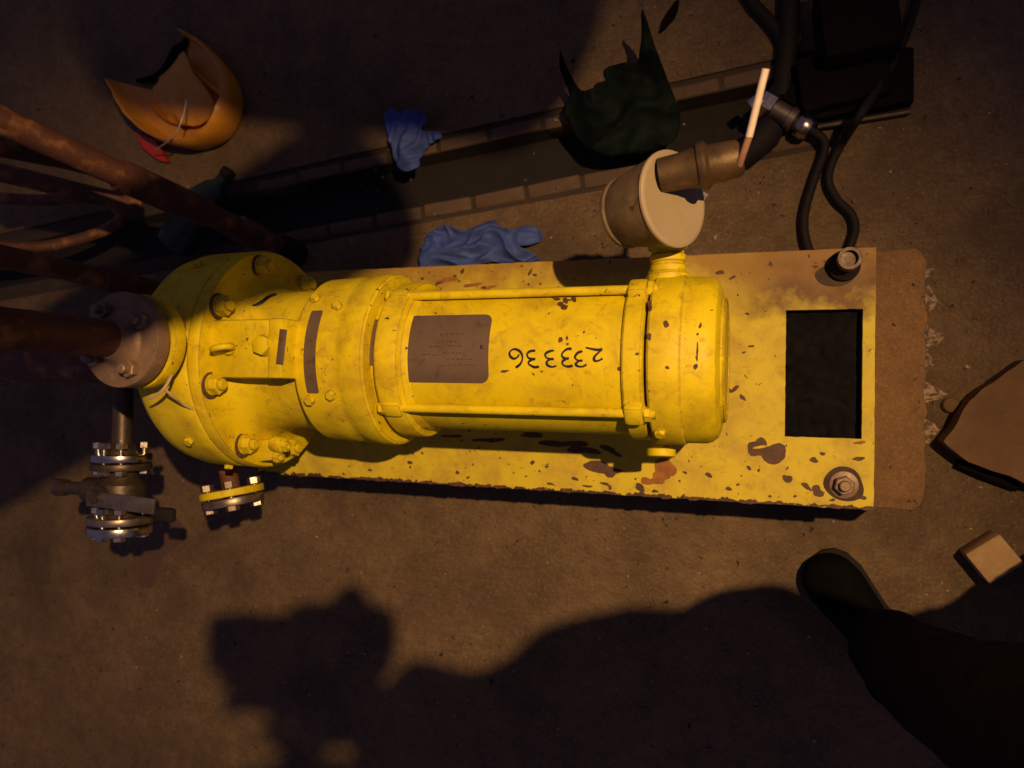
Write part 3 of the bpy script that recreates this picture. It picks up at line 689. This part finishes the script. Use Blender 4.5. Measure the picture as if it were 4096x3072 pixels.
sp = thing('suction_pipe', (-1.25, AY, .2), 'dark rusty suction pipe joined to the front of the pump', 'pipe')
part('pipe', lathe([(0, .044), (1.6, .044)], (-.99, AY, AZ), (-1, 0, 0), 40), 'rust', sp)
part('flange', lathe(disc(-.018, .004, .078, .002), (-.985, AY, AZ), (-1, 0, 0), 48), 'dark_steel', sp)
part('flange', lathe(disc(.005, .027, .078, .002), (-.985, AY, AZ), (-1, 0, 0), 48), 'dark_steel', sp)

dv = thing('drain_valve', (-1.10, -.19, .33), 'small flanged ball valve with a flat grey handle on a branch of the suction pipe', 'valve')
vx, vz = -1.102, .325
def yl(prof, seg=40, x=vx, z=vz): return lathe(prof, (x, 0, z), (0, -1, 0), seg)
part('branch', yl([(-.03, .017), (.105, .017)], 24), 'dark_steel', dv)
f1 = part('flange', yl(disc(.118, .131, .051, .0015)), 'bright', dv)
f2 = part('flange', yl(disc(.134, .146, .051, .0015)), 'dark_steel', dv)
part('hub', yl([(.100, .022), (.119, .030)], 24), 'dark_steel', dv)
part('body', join(yl([(.144, .028), (.160, .030), (.172, .042), (.196, .044), (.208, .034), (.222, .030), (.232, .030)], 32), lathe(disc(0, .050, .023, .003), (vx - .025, -.186, vz), (-1, 0, .1), 24)), 'dark_steel', dv)
part('stem', lathe([(0, .012), (.055, .012), (.056, .016), (.075, .016)], (vx - .07, -.186, vz), (-1, 0, .1), 20), 'dark_steel', dv)
f3 = part('flange', yl(disc(.230, .243, .054, .0015)), 'steel', dv)
f4 = part('flange', yl(disc(.247, .262, .054, .0015)), 'bright', dv)
part('handle', bevel_box((vx + .055, -.196, vz + .052), (.150, .027, .006), .002, Matrix.Rotation(radians(-2), 3, 'Z')), 'steel', dv)
part('grip', bevel_box((vx + .146, -.212, vz + .046), (.040, .024, .014), .005), 'rubber', dv)
part('bonnet', lathe([(.03, .018), (.048, .018), (.0485, .011), (.060, .011)], (vx, -.19, vz), (0, 0, 1), 20), 'dark_steel', dv)
vb = mesh('flange_bolt', join(bolt_head(.019, .009), lathe([(-.045, .0055), (0, .0055)], seg=12), ([v + Vector((0, 0, -.049)) for v in hexnut(.019, .011)[0]], hexnut(.019, .011)[1])), 'bright', 35)
for (F4, yy) in ((f2, .146), (f4, .262)):
    for k in range(4):
        t = radians(45 + 90 * k); q = Vector((vx + .037 * cos(t), -yy, vz + .037 * sin(t))); link('flange_bolt', vb, F4, aim(q, (0, -1, 0), k))
    for t in (90,):
        q = Vector((vx, -yy, vz + .038)); link('flange_bolt', vb, F4, aim(q, (0, -1, 0), .2))

ZOFF = FZ
# leaning rusty pipe with couplings
a = P(1150, 1003, .03); b = P(0, 480, .60); dr = (b - a).normalized()
lp = thing('leaning_pipe', (a.x, a.y, 0), 'rusty brown pipe with a black capped foot leaning beside the pump casing', 'pipe')
Lp = (b - a).length
part('pipe', lathe([(.03, .0245), (Lp * 1.9, .0245)], a, dr, 28), 'rust', lp)
part('coupling', lathe([(.075, .025), (.077, .029), (.135, .029), (.137, .025)], a, dr, 28), 'rust', lp)
part('coupling', lathe([(.215, .025), (.217, .031), (.40, .031), (.402, .025)], a, dr, 28), 'rust', lp)
part('foot_cap', lathe([(-.036, .006), (-.034, .029), (-.02, .032), (.02, .032), (.032, .025)], a, dr, 28), 'rubber', lp)

vp = thing('standing_pipe', (-1.02, .165, 0), 'thin rusty pipe standing on the floor behind the pump casing', 'pipe')
part('pipe', lathe([(0, .017), (1.9, .017)], (-1.02, .165, 0), (-.02, .03, 1), 24), 'rust', vp)
part('coupling', lathe([(.50, .0172), (.501, .0225), (.56, .0225), (.561, .0172)], (-1.02, .165, 0), (-.02, .03, 1), 24), 'rust', vp)
# rusty hoses looping in from the side
def hose(name, pts, r, mat, label, cat, seg=14, k=10, group=None):
    c = spline(pts, k); o = part(name, tube(c, r, seg), mat); return tag(o, label, cat, group)
hose('rusty_rod', [P(560, 812, .10), P(420, 790, .16), P(230, 745, .24), P(0, 690, .32), P(-260, 640, .40)], .021, 'rust', 'rusty rod slanting up between the leaning pipe and the looped cable', 'rod')
hose('looped_cable', [P(-200, 960, .30), P(0, 985, .22), P(180, 985, .14), P(370, 940, .08), P(480, 880, .05), P(450, 820, .04), P(330, 790, .05), P(150, 800, .10), P(-150, 780, .16)], .014, 'rust', 'reddish brown cable bent in a loop next to the riser pipe', 'cable')
hose('strut_rod', [P(-160, 540, .55), P(60, 590, .45), P(300, 640, .33), P(470, 690, .24)], .024, 'rust', 'dark red rod lying along the upper side of the leaning pipe', 'rod')

# ================================================================== SMALL THINGS ON THE FLOOR
def creased(name, outline, z0, zf, mat, thick=.0012, fine=.006, zmin=.0008):
    """thin limp sheet: traced outline, creases from zf(x, y)"""
    poly = [P(u, v, z0) for u, v in outline]
    poly = spline(poly + poly[:1], 3)[:-1]
    bm = bmesh.new(); vs_ = [bm.verts.new(p) for p in poly]; bm.faces.new(vs_)
    bmesh.ops.triangulate(bm, faces=bm.faces[:])
    for _ in range(6):
        es = [e for e in bm.edges if e.calc_length() > fine]
        if not es: break
        bmesh.ops.subdivide_edges(bm, edges=es, cuts=1); bmesh.ops.triangulate(bm, faces=bm.faces[:])
    bmesh.ops.beautify_fill(bm, faces=bm.faces[:], edges=bm.edges[:])
    for v in bm.verts: v.co.z = max(zf(v.co.x, v.co.y), zmin + thick)
    bmesh.ops.recalc_face_normals(bm, faces=bm.faces)
    me = bpy.data.meshes.new(name); bm.to_mesh(me); bm.free(); me.materials.append(M[mat])
    me.polygons.foreach_set('use_smooth', [True] * len(me.polygons))
    return me, thick
def sheet_obj(name, mt, parent=None):
    o = link(name, mt[0], parent); md = o.modifiers.new('t', 'SOLIDIFY'); md.thickness = mt[1]; md.offset = 0; return o
def folds(cx, cy, ang_, seed, amp, along, across, base, dome):
    c_, s_ = cos(ang_), sin(ang_)
    def f(x, y):
        dx, dy = x - cx, y - cy; a_, b_ = dx * c_ + dy * s_, -dx * s_ + dy * c_
        w1 = noise.noise(Vector((a_ * 14, b_ * 14, seed + 5))); w2 = noise.noise(Vector((a_ * 14 + 3, b_ * 14, seed + 15)))
        aw, bw = a_ + .030 * w2, b_ + .028 * w1
        r1 = 1 - 2.8 * abs(noise.noise(Vector((aw * along, bw * across, seed))))
        th_ = .9 * w2 + seed
        r2 = 1 - 2.8 * abs(noise.noise(Vector(((aw * cos(th_) + bw * sin(th_)) * along * 1.5 + 7, (bw * cos(th_) - aw * sin(th_)) * across * .9, seed + 3))))
        r3 = 0
        e = max(0, 1 - (a_ / dome[0]) ** 2 - (b_ / dome[1]) ** 2)
        return base + (amp * (r1 * .6 + r2 * .45) + .016 * e)
    return f
c = P(1930, 985, .012)
g1 = creased('crumpled_glove', [(1690, 1085), (1686, 1030), (1700, 970), (1740, 922), (1795, 905), (1850, 928), (1895, 922), (1945, 892), (1990, 888), (2010, 915), (2060, 922), (2110, 903), (2165, 925), (2172, 960), (2120, 985), (2085, 990), (2130, 1012), (2168, 1045), (2150, 1064), (2070, 1040), (2030, 1062), (1980, 1050), (1900, 1075), (1800, 1085)], .012, folds(c.x, c.y, .10, 3, .016, 9, 40, .012, (.13, .06)), 'glove', fine=.004)
tag(sheet_obj('crumpled_glove', g1), 'crumpled blue glove lying against the edge of the plinth', 'glove', 'blue disposable gloves on the floor')
c = P(1640, 560, .012)
g2 = creased('crumpled_glove', [(1545, 475), (1572, 440), (1612, 462), (1640, 450), (1690, 446), (1718, 490), (1700, 530), (1760, 532), (1768, 558), (1712, 585), (1690, 620), (1678, 670), (1645, 692), (1608, 680), (1588, 640), (1585, 600), (1562, 560)], .012, folds(c.x, c.y, 1.35, 12, .015, 9, 40, .012, (.10, .05)), 'glove', fine=.004)
tag(sheet_obj('crumpled_glove', g2), 'crumpled blue glove lying across the brick drain channel', 'glove', 'blue disposable gloves on the floor')

# cut-open orange plastic can
jg = thing('cut_plastic_can', P(780, 430, 0), 'orange plastic can cut open with a torn dark rim', 'container')
outl = [P(*q, 0) for q in ((470, 330), (570, 470), (690, 570), (820, 608), (930, 570), (985, 470), (985, 370), (930, 280), (840, 200), (745, 140))]
cen = sum((p.copy() for p in outl), Vector()) / len(outl)
rim = spline(outl, 6); nR = len(rim); V, F_ = [], []
Lr = [0.012, .05, .085]
for i, p in enumerate(rim):
    t = i / (nR - 1); hgt = .030 + .075 * sin(pi * min(max(t * 1.05, 0), 1)) ** .7 + .008 * noise.noise(Vector((i * .5, 0, 0)))
    d = (p - cen); d.z = 0; dn = d.normalized()
    for j, (f_, zz, off) in enumerate(((0.0, .006, -.5), (0, .006, -.022), (0, .009, -.008), (0, .022, 0), (0, .6, .006), (0, 1.0, .002))):
        z = zz if zz < .05 else hgt * zz
        if off == -.5: V.append(cen + d * .35 + Vector((0, 0, .005)))
        else: V.append(p + dn * off + Vector((0, 0, z)))
for i in range(nR - 1):
    for j in range(5): a_i = i * 6 + j; F_.append([a_i, a_i + 1, a_i + 7, a_i + 6])
cap = [i * 6 for i in range(nR)]; F_.append(cap)
me = mesh('shell', (V, F_), 'jug', 45)
sh_o = link('shell', me, jg); md = sh_o.modifiers.new('wall', 'SOLIDIFY'); md.thickness = .003; md.offset = 0
torn = spline([P(*q, .012) for q in ((745, 150), (735, 180), (700, 200), (680, 250), (650, 290), (600, 318), (545, 322))], 5)
part('torn_edge', tube(torn, lerp_rs([.006, .012, .010, .014, .012, .010, .004], len(torn)), 10, .6), 'black', jg)
rg = spline([P(*q, .014) for q in ((735, 240), (790, 300), (850, 350), (905, 390), (930, 450), (925, 520))], 6)
part('ridge', tube(rg, .008, 10, .8), 'jug', jg)
fc = P(730, 360, .03)
cf = folds(fc.x, fc.y, -.6, 21, .010, 6, 18, .022, (.12, .10))
sheet_obj('flap', creased('flap', [(738, 205), (700, 285), (650, 325), (620, 345), (600, 420), (640, 470), (720, 500), (800, 500), (860, 430), (840, 370), (790, 300), (755, 230)], .03, cf, 'jug', .0022, .010), jg)
part('mould_mark', lathe([(0, .016), (.003, .014), (.0035, 0)], P(745, 500, .0065), (0, 0, 1), 20), 'rust', jg)
wr = spline([P(745, 400, .10), P(735, 455, .12), P(705, 530, .12), (P(665, 570, .10)), P(620, 600, .06)], 8)
tag(part('thin_wire', tube(wr, .0017, 6), 'wire'), 'thin pale wire hanging over the lip of the orange can', 'wire')
rs_poly = [P(*q, .0) for q in ((560, 535), (640, 570), (690, 655), (655, 650), (590, 600))]
tag(part('red_strip', prism([(p.x, p.y) for p in rs_poly], .002, .016), 'red'), 'red plastic strip below the orange can', 'plastic strip')

# squashed dark green bottle between can and casing
gb = thing('green_bottle', P(800, 900, 0), 'dark green plastic bottle lying under the leaning pipe', 'bottle')
ga0, gb0 = P(690, 990, .05), P(905, 700, .05); gd = (gb0 - ga0)
part('bottle_body', lathe([(0, 0), (.002, .035), (.012, .046), (.12, .047), (.15, .045), (.185, .030), (.20, .016), (.225, .015)], ga0, gd, 32), 'bottle', gb)
part('bottle_cap', lathe(disc(.222, .242, .017, .002), ga0, gd, 24), 'rubber', gb)

# dark green torn sheet
gc = P(2490, 500, .03)
gfold = folds(gc.x, gc.y, .15, 4, .018, 5, 16, .012, (.16, .10))
gs = creased('torn_sheet', [(2278, 268), (2302, 330), (2338, 385), (2395, 380), (2442, 372), (2434, 325), (2500, 302), (2562, 296), (2586, 240), (2604, 150), (2640, 250), (2690, 370), (2722, 470), (2690, 560), (2600, 600), (2480, 620), (2380, 610), (2300, 540), (2262, 450), (2290, 400), (2268, 320)], .03,
             lambda x, y: gfold(x, y) + .075 * max(0, (y - gc.y) / .14 + .15) ** 1.5, 'green', .002, .009)
tag(sheet_obj('torn_sheet', gs), 'torn dark green sheet curling up over the drain channel', 'sheet')

# hose coupling with its black hoses
hc = thing('hose_coupling', P(3110, 460, 0), 'bright metal hose coupling with a black rubber boot lying on the floor', 'coupling')
c0, c1 = P(3045, 405, .03), P(3240, 520, .03); cax = (c1 - c0).normalized(); cl = (c1 - c0).length
part('collar', lathe([(0, .020), (.002, .026), (.028, .026), (.030, .021)], c0, cax, 6), 'bright', hc, smooth=20)
part('barrel', lathe([(.028, .019), (.060, .019), (.062, .022), (.074, .022)], c0, cax, 24), 'steel', hc)
part('ferrule', lathe([(.074, .014), (.080, .017), (.086, .0225), (.098, .0235), (.108, .018), (cl, .015)], c0, cax, 28), 'bright', hc)
q0 = P(3095, 500, .028); q1 = P(2955, 650, .026)
part('rubber_boot', tube([q0, q0.lerp(q1, .25), q0.lerp(q1, .85), q1], [.024, .031, .024, .018], 20), 'rubber', hc)
part('latch', bevel_box(P(3020, 405, .052), (.026, .018, .010), .003, Matrix.Rotation(.6, 3, 'Z')), 'bright', hc)
hose('black_hose', [c1 - cax * .01, P(3290, 555, .022), P(3295, 610, .018), P(3262, 700, .016), P(3225, 820, .016), P(3215, 900, .016), P(3228, 980, .016), P(3260, 1050, .016)], .0085, 'rubber', 'black hose running from the bright coupling to the plinth edge', 'hose')
hose('black_hose', [P(3690, -120, .02), P(3660, 20, .02), P(3610, 170, .02), P(3530, 320, .05), P(3440, 460, .10), P(3370, 570, .03), P(3325, 660, .018), P(3315, 730, .016), P(3350, 800, .016), P(3405, 855, .016), P(3420, 920, .016), P(3395, 1000, .02)], .0078, 'rubber', 'black hose trailing over the machine base and ending beside the anchor bolt', 'hose')
hose('power_cable', [P(2960, -90, .02), P(3010, 15, .012), P(3070, 80, .012), P(3120, 150, .012), P(3140, 240, .012), P(3120, 330, .012), P(3090, 385, .012)], .013, 'rubber', 'black power cable joining the thick dark sleeve', 'cable')

# dark machine foot in the background
mb = thing('machine_base', P(3400, 380, 0), 'black machine base with a low housing on the floor', 'machine')
bq = [P(*q, 0) for q in ((3215, 285), (3420, 215), (3640, 225), (3640, 430), (3270, 500), (3130, 420))]
part('base', prism([(p.x, p.y) for p in bq], .002, .035), 'black', mb, smooth=0)
part('housing', bevel_box(P(3420, 95, .062), (.125, .15, .122), .012, Matrix.Rotation(.12, 3, 'Z')), 'black', mb)
part('housing_foot', bevel_box(P(3370, 310, .047), (.15, .10, .03), .008, Matrix.Rotation(.15, 3, 'Z')), 'black', mb)
rl0, rl1 = P(3270, 506, .012), P(3640, 445, .012)
part('edge_rail', tube([rl0, rl1], .006, 8), 'dark_steel', mb)
link('base_screw', mesh('base_screw', bolt_head(.014, .006), 'bright', 35), mb, Matrix.Translation(P(3490, 315, .034)))
up = [P(3165, 330, 0), P(3165, 30, .25)]
tag(part('rubber_sleeve', tube([P(3125, 390, .012), P(3140, 280, .016), P(3155, 120, .018), P(3160, -120, .02)], .019, 14), 'rubber'), 'thick dark sleeve lying on the floor next to the black machine base', 'sleeve')

# brown board and the offcut of wood
bd = [P(*q, .055) for q in ((3778, 1765), (3880, 1600), (4100, 1440), (4330, 1600), (4180, 1960), (4020, 1905), (3880, 1850))]
tag(part('board', prism(wob([(p.x, p.y) for p in bd], .006, 28, 3), .002, .055), 'board', smooth=0), 'brown weathered board lying past the end of the plinth', 'board')
tag(part('round_stone', lathe([(0, .010), (.006, .0145), (.012, .012), (.015, .004), (.0155, 0)], P(3800, 1620, .0), (0, 0, 1), 14), 'board'), 'small round lump beside the brown board', 'stone')
tag(part('board_shade', tube([P(3830, 1850, .012), P(3930, 1895, .012), P(4070, 1945, .012)], .010, 10), 'black'), 'painted shade, a black bar under the lower edge of the brown board', 'band')  # black tube drawn where the board's lower edge shades the floor
wc = (P(3880, 2210, .05) + P(4010, 2120, .05) + P(4090, 2290, .05) + P(3940, 2330, .05)) / 4
wp = [P(*q, .05) for q in ((3880, 2210), (4010, 2120), (4090, 2290), (3940, 2330))]
wv, wf = bevel_box((0, 0, 0), (.064, .060, .050), .004)
tag(part('wood_offcut', (wv, wf), 'wood', None, Matrix.Translation((wc.x, wc.y, .0251)) @ Matrix.Rotation(radians(38), 4, 'Z')), 'pale square offcut of wood near the boot', 'wood block')

# rust-coloured damp patch on the floor below the valve
pts = [flat_patch(blob(P(640, 2170, 0).x, P(640, 2170, 0).y, .075, .05, .9, 26, .22, 71), .0006, .0008), flat_patch(blob(P(590, 2300, 0).x, P(590, 2300, 0).y, .028, .036, .2, 22, .2, 72), .0010, .0008)]
o = part('rust_stain', join(*pts), 'damp', floor, smooth=0)
# grit and flakes scattered on the floor
rr = random.Random(21); V, F_ = [], []
vfs = []
for k in range(420):
    x, y = rr.uniform(-1.5, .42), rr.uniform(-.75, .8)
    if -1.03 < x < .27 and -.2 < y < .26: continue
    s = rr.uniform(.0008, .0030) * (1.9 if rr.random() < .06 else 1)
    poly = blob(x, y, s, s * rr.uniform(.5, 1), rr.uniform(0, 3), 6, .3, k)
    vfs.append(prism(poly, 0, s * rr.uniform(.3, .8)))
g = part('floor_grit', join(*vfs), 'grout', smooth=0); g['kind'] = 'stuff'; g['label'] = 'fine grit and flakes scattered on the concrete'
fp = P(2800, 790, 0)
tag(part('foil_scrap', ([fp + Vector(q) for q in ((-.012, -.008, .001), (.006, -.011, .006), (.016, .004, .002), (.002, .012, .007), (-.013, .006, .003))], [[0, 1, 3], [1, 2, 3], [0, 3, 4]]), 'bright', smooth=0), 'tiny crumpled scrap of foil by the cable gland', 'scrap')
fp = P(2680, 70, 0)
tag(part('dark_scrap', prism(blob(fp.x, fp.y, .030, .010, 1.0, 12, .3, 8), .001, .008), 'black', smooth=0), 'small dark scrap on the floor beyond the green sheet', 'scrap')
fp = P(3180, 162, 0)
tag(part('pebble', lathe([(0, .009), (.006, .012), (.011, .008), (.0125, 0)], fp, (0, 0, 1), 9), 'wire'), 'pale pebble beside the thick dark sleeve', 'pebble')

ZOFF = 0.0
# ================================================================== SHADE CASTERS (unseen shapes added overhead to shade the far side)
ov = thing('shade_drum', (.16, .63, 1.33), 'unseen drum-shaped vessel hanging from a rusty pipe overhead', 'blocker')
part('shade_body', lathe([(-.02, .06), (0, .135), (.36, .135), (.38, .06)], (.33, .588, 1.46), (-.985, .17, 0), 36), 'shade_body', ov)
part('pipe', lathe([(0, .035), (1.2, .035)], (.16, .635, 1.5), (0, 0, 1), 24), 'rust', ov)
ov2 = thing('shade_pipe', (-.6, .36, 1.4), 'unseen pipe shape added overhead for its shade, beside the vessel', 'pipe')
part('shade_body', lathe([(-.02, .05), (0, .080), (1.7, .080)], (.175, .4205, 1.46), (-.894, -.447, 0), 36), 'shade_body', ov2)

# ================================================================== PERSON TAKING THE PICTURE
pe = thing('person', (.33, -.30, FZ), 'person in dark work clothes and black boots standing by the plinth', 'person')
def chain(pts, rs, seg=16, k=5): c = spline(pts, k); return tube(c, lerp_rs(rs, len(c)), seg)
hip = Vector((.335, -.180, .93)); sh_ = Vector((.325, -.105, 1.35)); neck = Vector((.26, -.110, 1.48)); head = Vector((.225, -.085, 1.60))
ls, rs_ = sh_ + Vector((-.165, .0, .0)), sh_ + Vector((.165, -.02, 0))
lh, rh = Vector((.120, -.020, 1.395)), Vector((.145, .018, 1.400))
body = [chain([hip + Vector((.0, 0, -.06)), hip + Vector((0, 0, .06)), hip.lerp(sh_, .5), sh_ + Vector((0, 0, -.06)), neck], [.135, .14, .135, .135, .06], 20),
        chain([hip + Vector((-.05, 0, 0)), hip + Vector((.05, 0, 0))], [.13, .13], 16),
        chain([ls + Vector((.03, 0, -.02)), sh_ + Vector((0, .01, 0)), rs_ + Vector((-.03, 0, -.02))], [.075, .10, .075], 16),
        chain([hip + Vector((-.08, -.02, .0)), Vector((.245, -.315, .52)), Vector((.215, -.375, .22)), Vector((.200, -.405, FZ + .10))], [.105, .078, .07, .062]),
        chain([hip + Vector((.09, .0, .0)), Vector((.47, -.235, .52)), Vector((.49, -.245, .22)), Vector((.50, -.265, FZ + .10))], [.105, .078, .07, .062]),
        chain([ls, Vector((.165, -.205, 1.19)), Vector((.135, -.12, 1.28)), lh + Vector((.02, -.03, -.015))], [.058, .048, .040, .029]),
        chain([rs_, Vector((.42, -.10, 1.16)), Vector((.275, -.085, 1.28)), rh + Vector((.035, -.035, -.005))], [.058, .048, .040, .029])]
pm = remeshed('body', join(*body), .012, 'cloth', 6, lambda co, n: co + n * .004 * noise.noise(co * 22))
link('body', pm, pe)
hd = [lathe([(-.10, .045), (-.085, .062), (-.05, .074), (0, .079), (.05, .077), (.085, .060), (.103, .025), (.106, 0)], head, (-.15, .05, 1), 20),
      chain([neck - Vector((0, 0, .05)), head - Vector((-.01, 0, .05))], [.052, .048]),
      lathe([(0, .016), (.022, .010), (.028, 0)], head + Vector((-.070, .025, -.015)), (-1, .35, -.35), 10),
      lathe([(0, .022), (.012, .018), (.016, 0)], head + Vector((.0, .078, -.01)), (0, 1, 0), 10), lathe([(0, .022), (.012, .018), (.016, 0)], head + Vector((0, -.078, -.01)), (0, -1, 0), 10)]
link('head', remeshed('head', join(*hd), .006, 'skin', 4), pe)
for s in (-1, 1):
    part('eye', lathe([(0, .011), (.004, .009), (.006, 0)], head + Vector((-.068, .020 + s * .030, .012)), (-1, .3, -.1), 12), 'ink', pe)
part('mouth', bevel_box(head + Vector((-.066, .022, -.055)), (.012, .036, .006), .002), 'red', pe)
part('cap', lathe([(.02, .083), (.05, .084), (.09, .070), (.115, .038), (.120, 0)], head, (-.15, .05, 1), 24), 'cloth', pe)
def hand(base, grip_dir, palm_n, seed):
    g = Vector(grip_dir).normalized(); n_ = Vector(palm_n).normalized(); s = g.cross(n_).normalized()
    out = [chain([base + g * -.03, base + g * .01, base + g * .045], [.030, .040, .036], 12, 4)]
    out = [([base + (p - base) - n_ * (p - base).dot(n_) * .45 for p in out[0][0]], out[0][1])]
    for i, (o_, L_) in enumerate(((-.030, .062), (-.010, .072), (.010, .068), (.029, .052))):
        p = base + g * .040 + s * o_
        out.append(chain([p, p + g * L_ * .4, p + g * L_ * .7 + n_ * L_ * .30, p + g * L_ * .75 + n_ * L_ * .7], [.0095, .009, .0085, .0075], 10, 4))
    p = base + s * -.034 + g * .005
    out.append(chain([p, p + g * .02 + s * -.012 + n_ * .015, p + g * .045 + n_ * .028], [.011, .010, .008], 10, 4))
    return join(*out)
VD = ROT @ Vector((0, 0, -1))                 # viewing direction
link('hand', remeshed('hand', hand(rh, (-1, -.15, .0), (0, -.4, -.9), 1), .0035, 'skin', 2), pe)
link('hand', remeshed('hand', hand(lh + Vector((.022, -.012, .018)), (-1, .25, 0), (0, .2, 1), 2), .0035, 'skin', 2), pe)
def boot(toe, heel):
    d = (toe - heel); L_ = d.length; R_ = Matrix.Rotation(atan2(d.y, d.x), 3, 'Z'); V, F_ = [], []
    sec = [(0, .034, .075), (.10, .040, .10), (.28, .042, .105), (.42, .043, .088), (.58, .047, .072), (.74, .051, .062), (.88, .046, .055), (.96, .033, .046), (1.0, .014, .034)]
    for t, wd, h in sec:
        for k in range(16):
            a = 2 * pi * k / 16; y = wd * cos(a) * (1 if abs(cos(a)) < .95 else .98); z = h * .5 + h * .5 * sin(a)
            z = max(z, 0.0)
            V.append(heel + R_ @ Vector((t * L_, y, z + .012)))
    for i in range(len(sec) - 1):
        for k in range(16): F_.append([i * 16 + k, i * 16 + (k + 1) % 16, (i + 1) * 16 + (k + 1) % 16, (i + 1) * 16 + k])
    F_.append(list(range(16))[::-1]); F_.append(list(range((len(sec) - 1) * 16, len(sec) * 16)))
    ank = heel + d * .22
    shaft = chain([ank + Vector((0, 0, .05)), ank + Vector((0, 0, .11)), ank + Vector((.005, 0, .20))], [.048, .050, .058], 16, 4)
    sole = [(heel + R_ @ Vector((t * L_ * 1.01 - .003, s * (wd + .004), 0))).to_2d()[:] for s, seq in ((1, sec), (-1, sec[::-1])) for t, wd, h in seq]
    return join((V, F_), shaft), prism(sole, FZ + .0005, FZ + .016)
for toe, heel in ((Vector((.094, -.285, FZ)), Vector((.238, -.465, FZ))), (Vector((.49, -.10, FZ)), Vector((.54, -.33, FZ)))):
    up_, so_ = boot(toe, heel)
    b_ = link('boot', remeshed('boot', up_, .006, 'boot', 4), pe)
    part('sole', so_, 'rubber', b_, smooth=30)
# the camera in the hands (the lens sits at the viewpoint, the body behind it)
kc = Vector((0, 0, HC)) - VD * .024
kt = thing('compact_camera', (0.02, 0, 1.38), 'small black compact camera held in both hands', 'camera')
part('camera_body', bevel_box(kc + ROT @ Vector((.026, 0, 0)), (.104, .052, .022), .004, ROT), 'rubber', kt)
part('lens_barrel', lathe([(.003, .024), (.011, .024), (.012, .020)], Vector((0, 0, HC)) - VD * .014, VD, 28), 'dark_steel', kt)
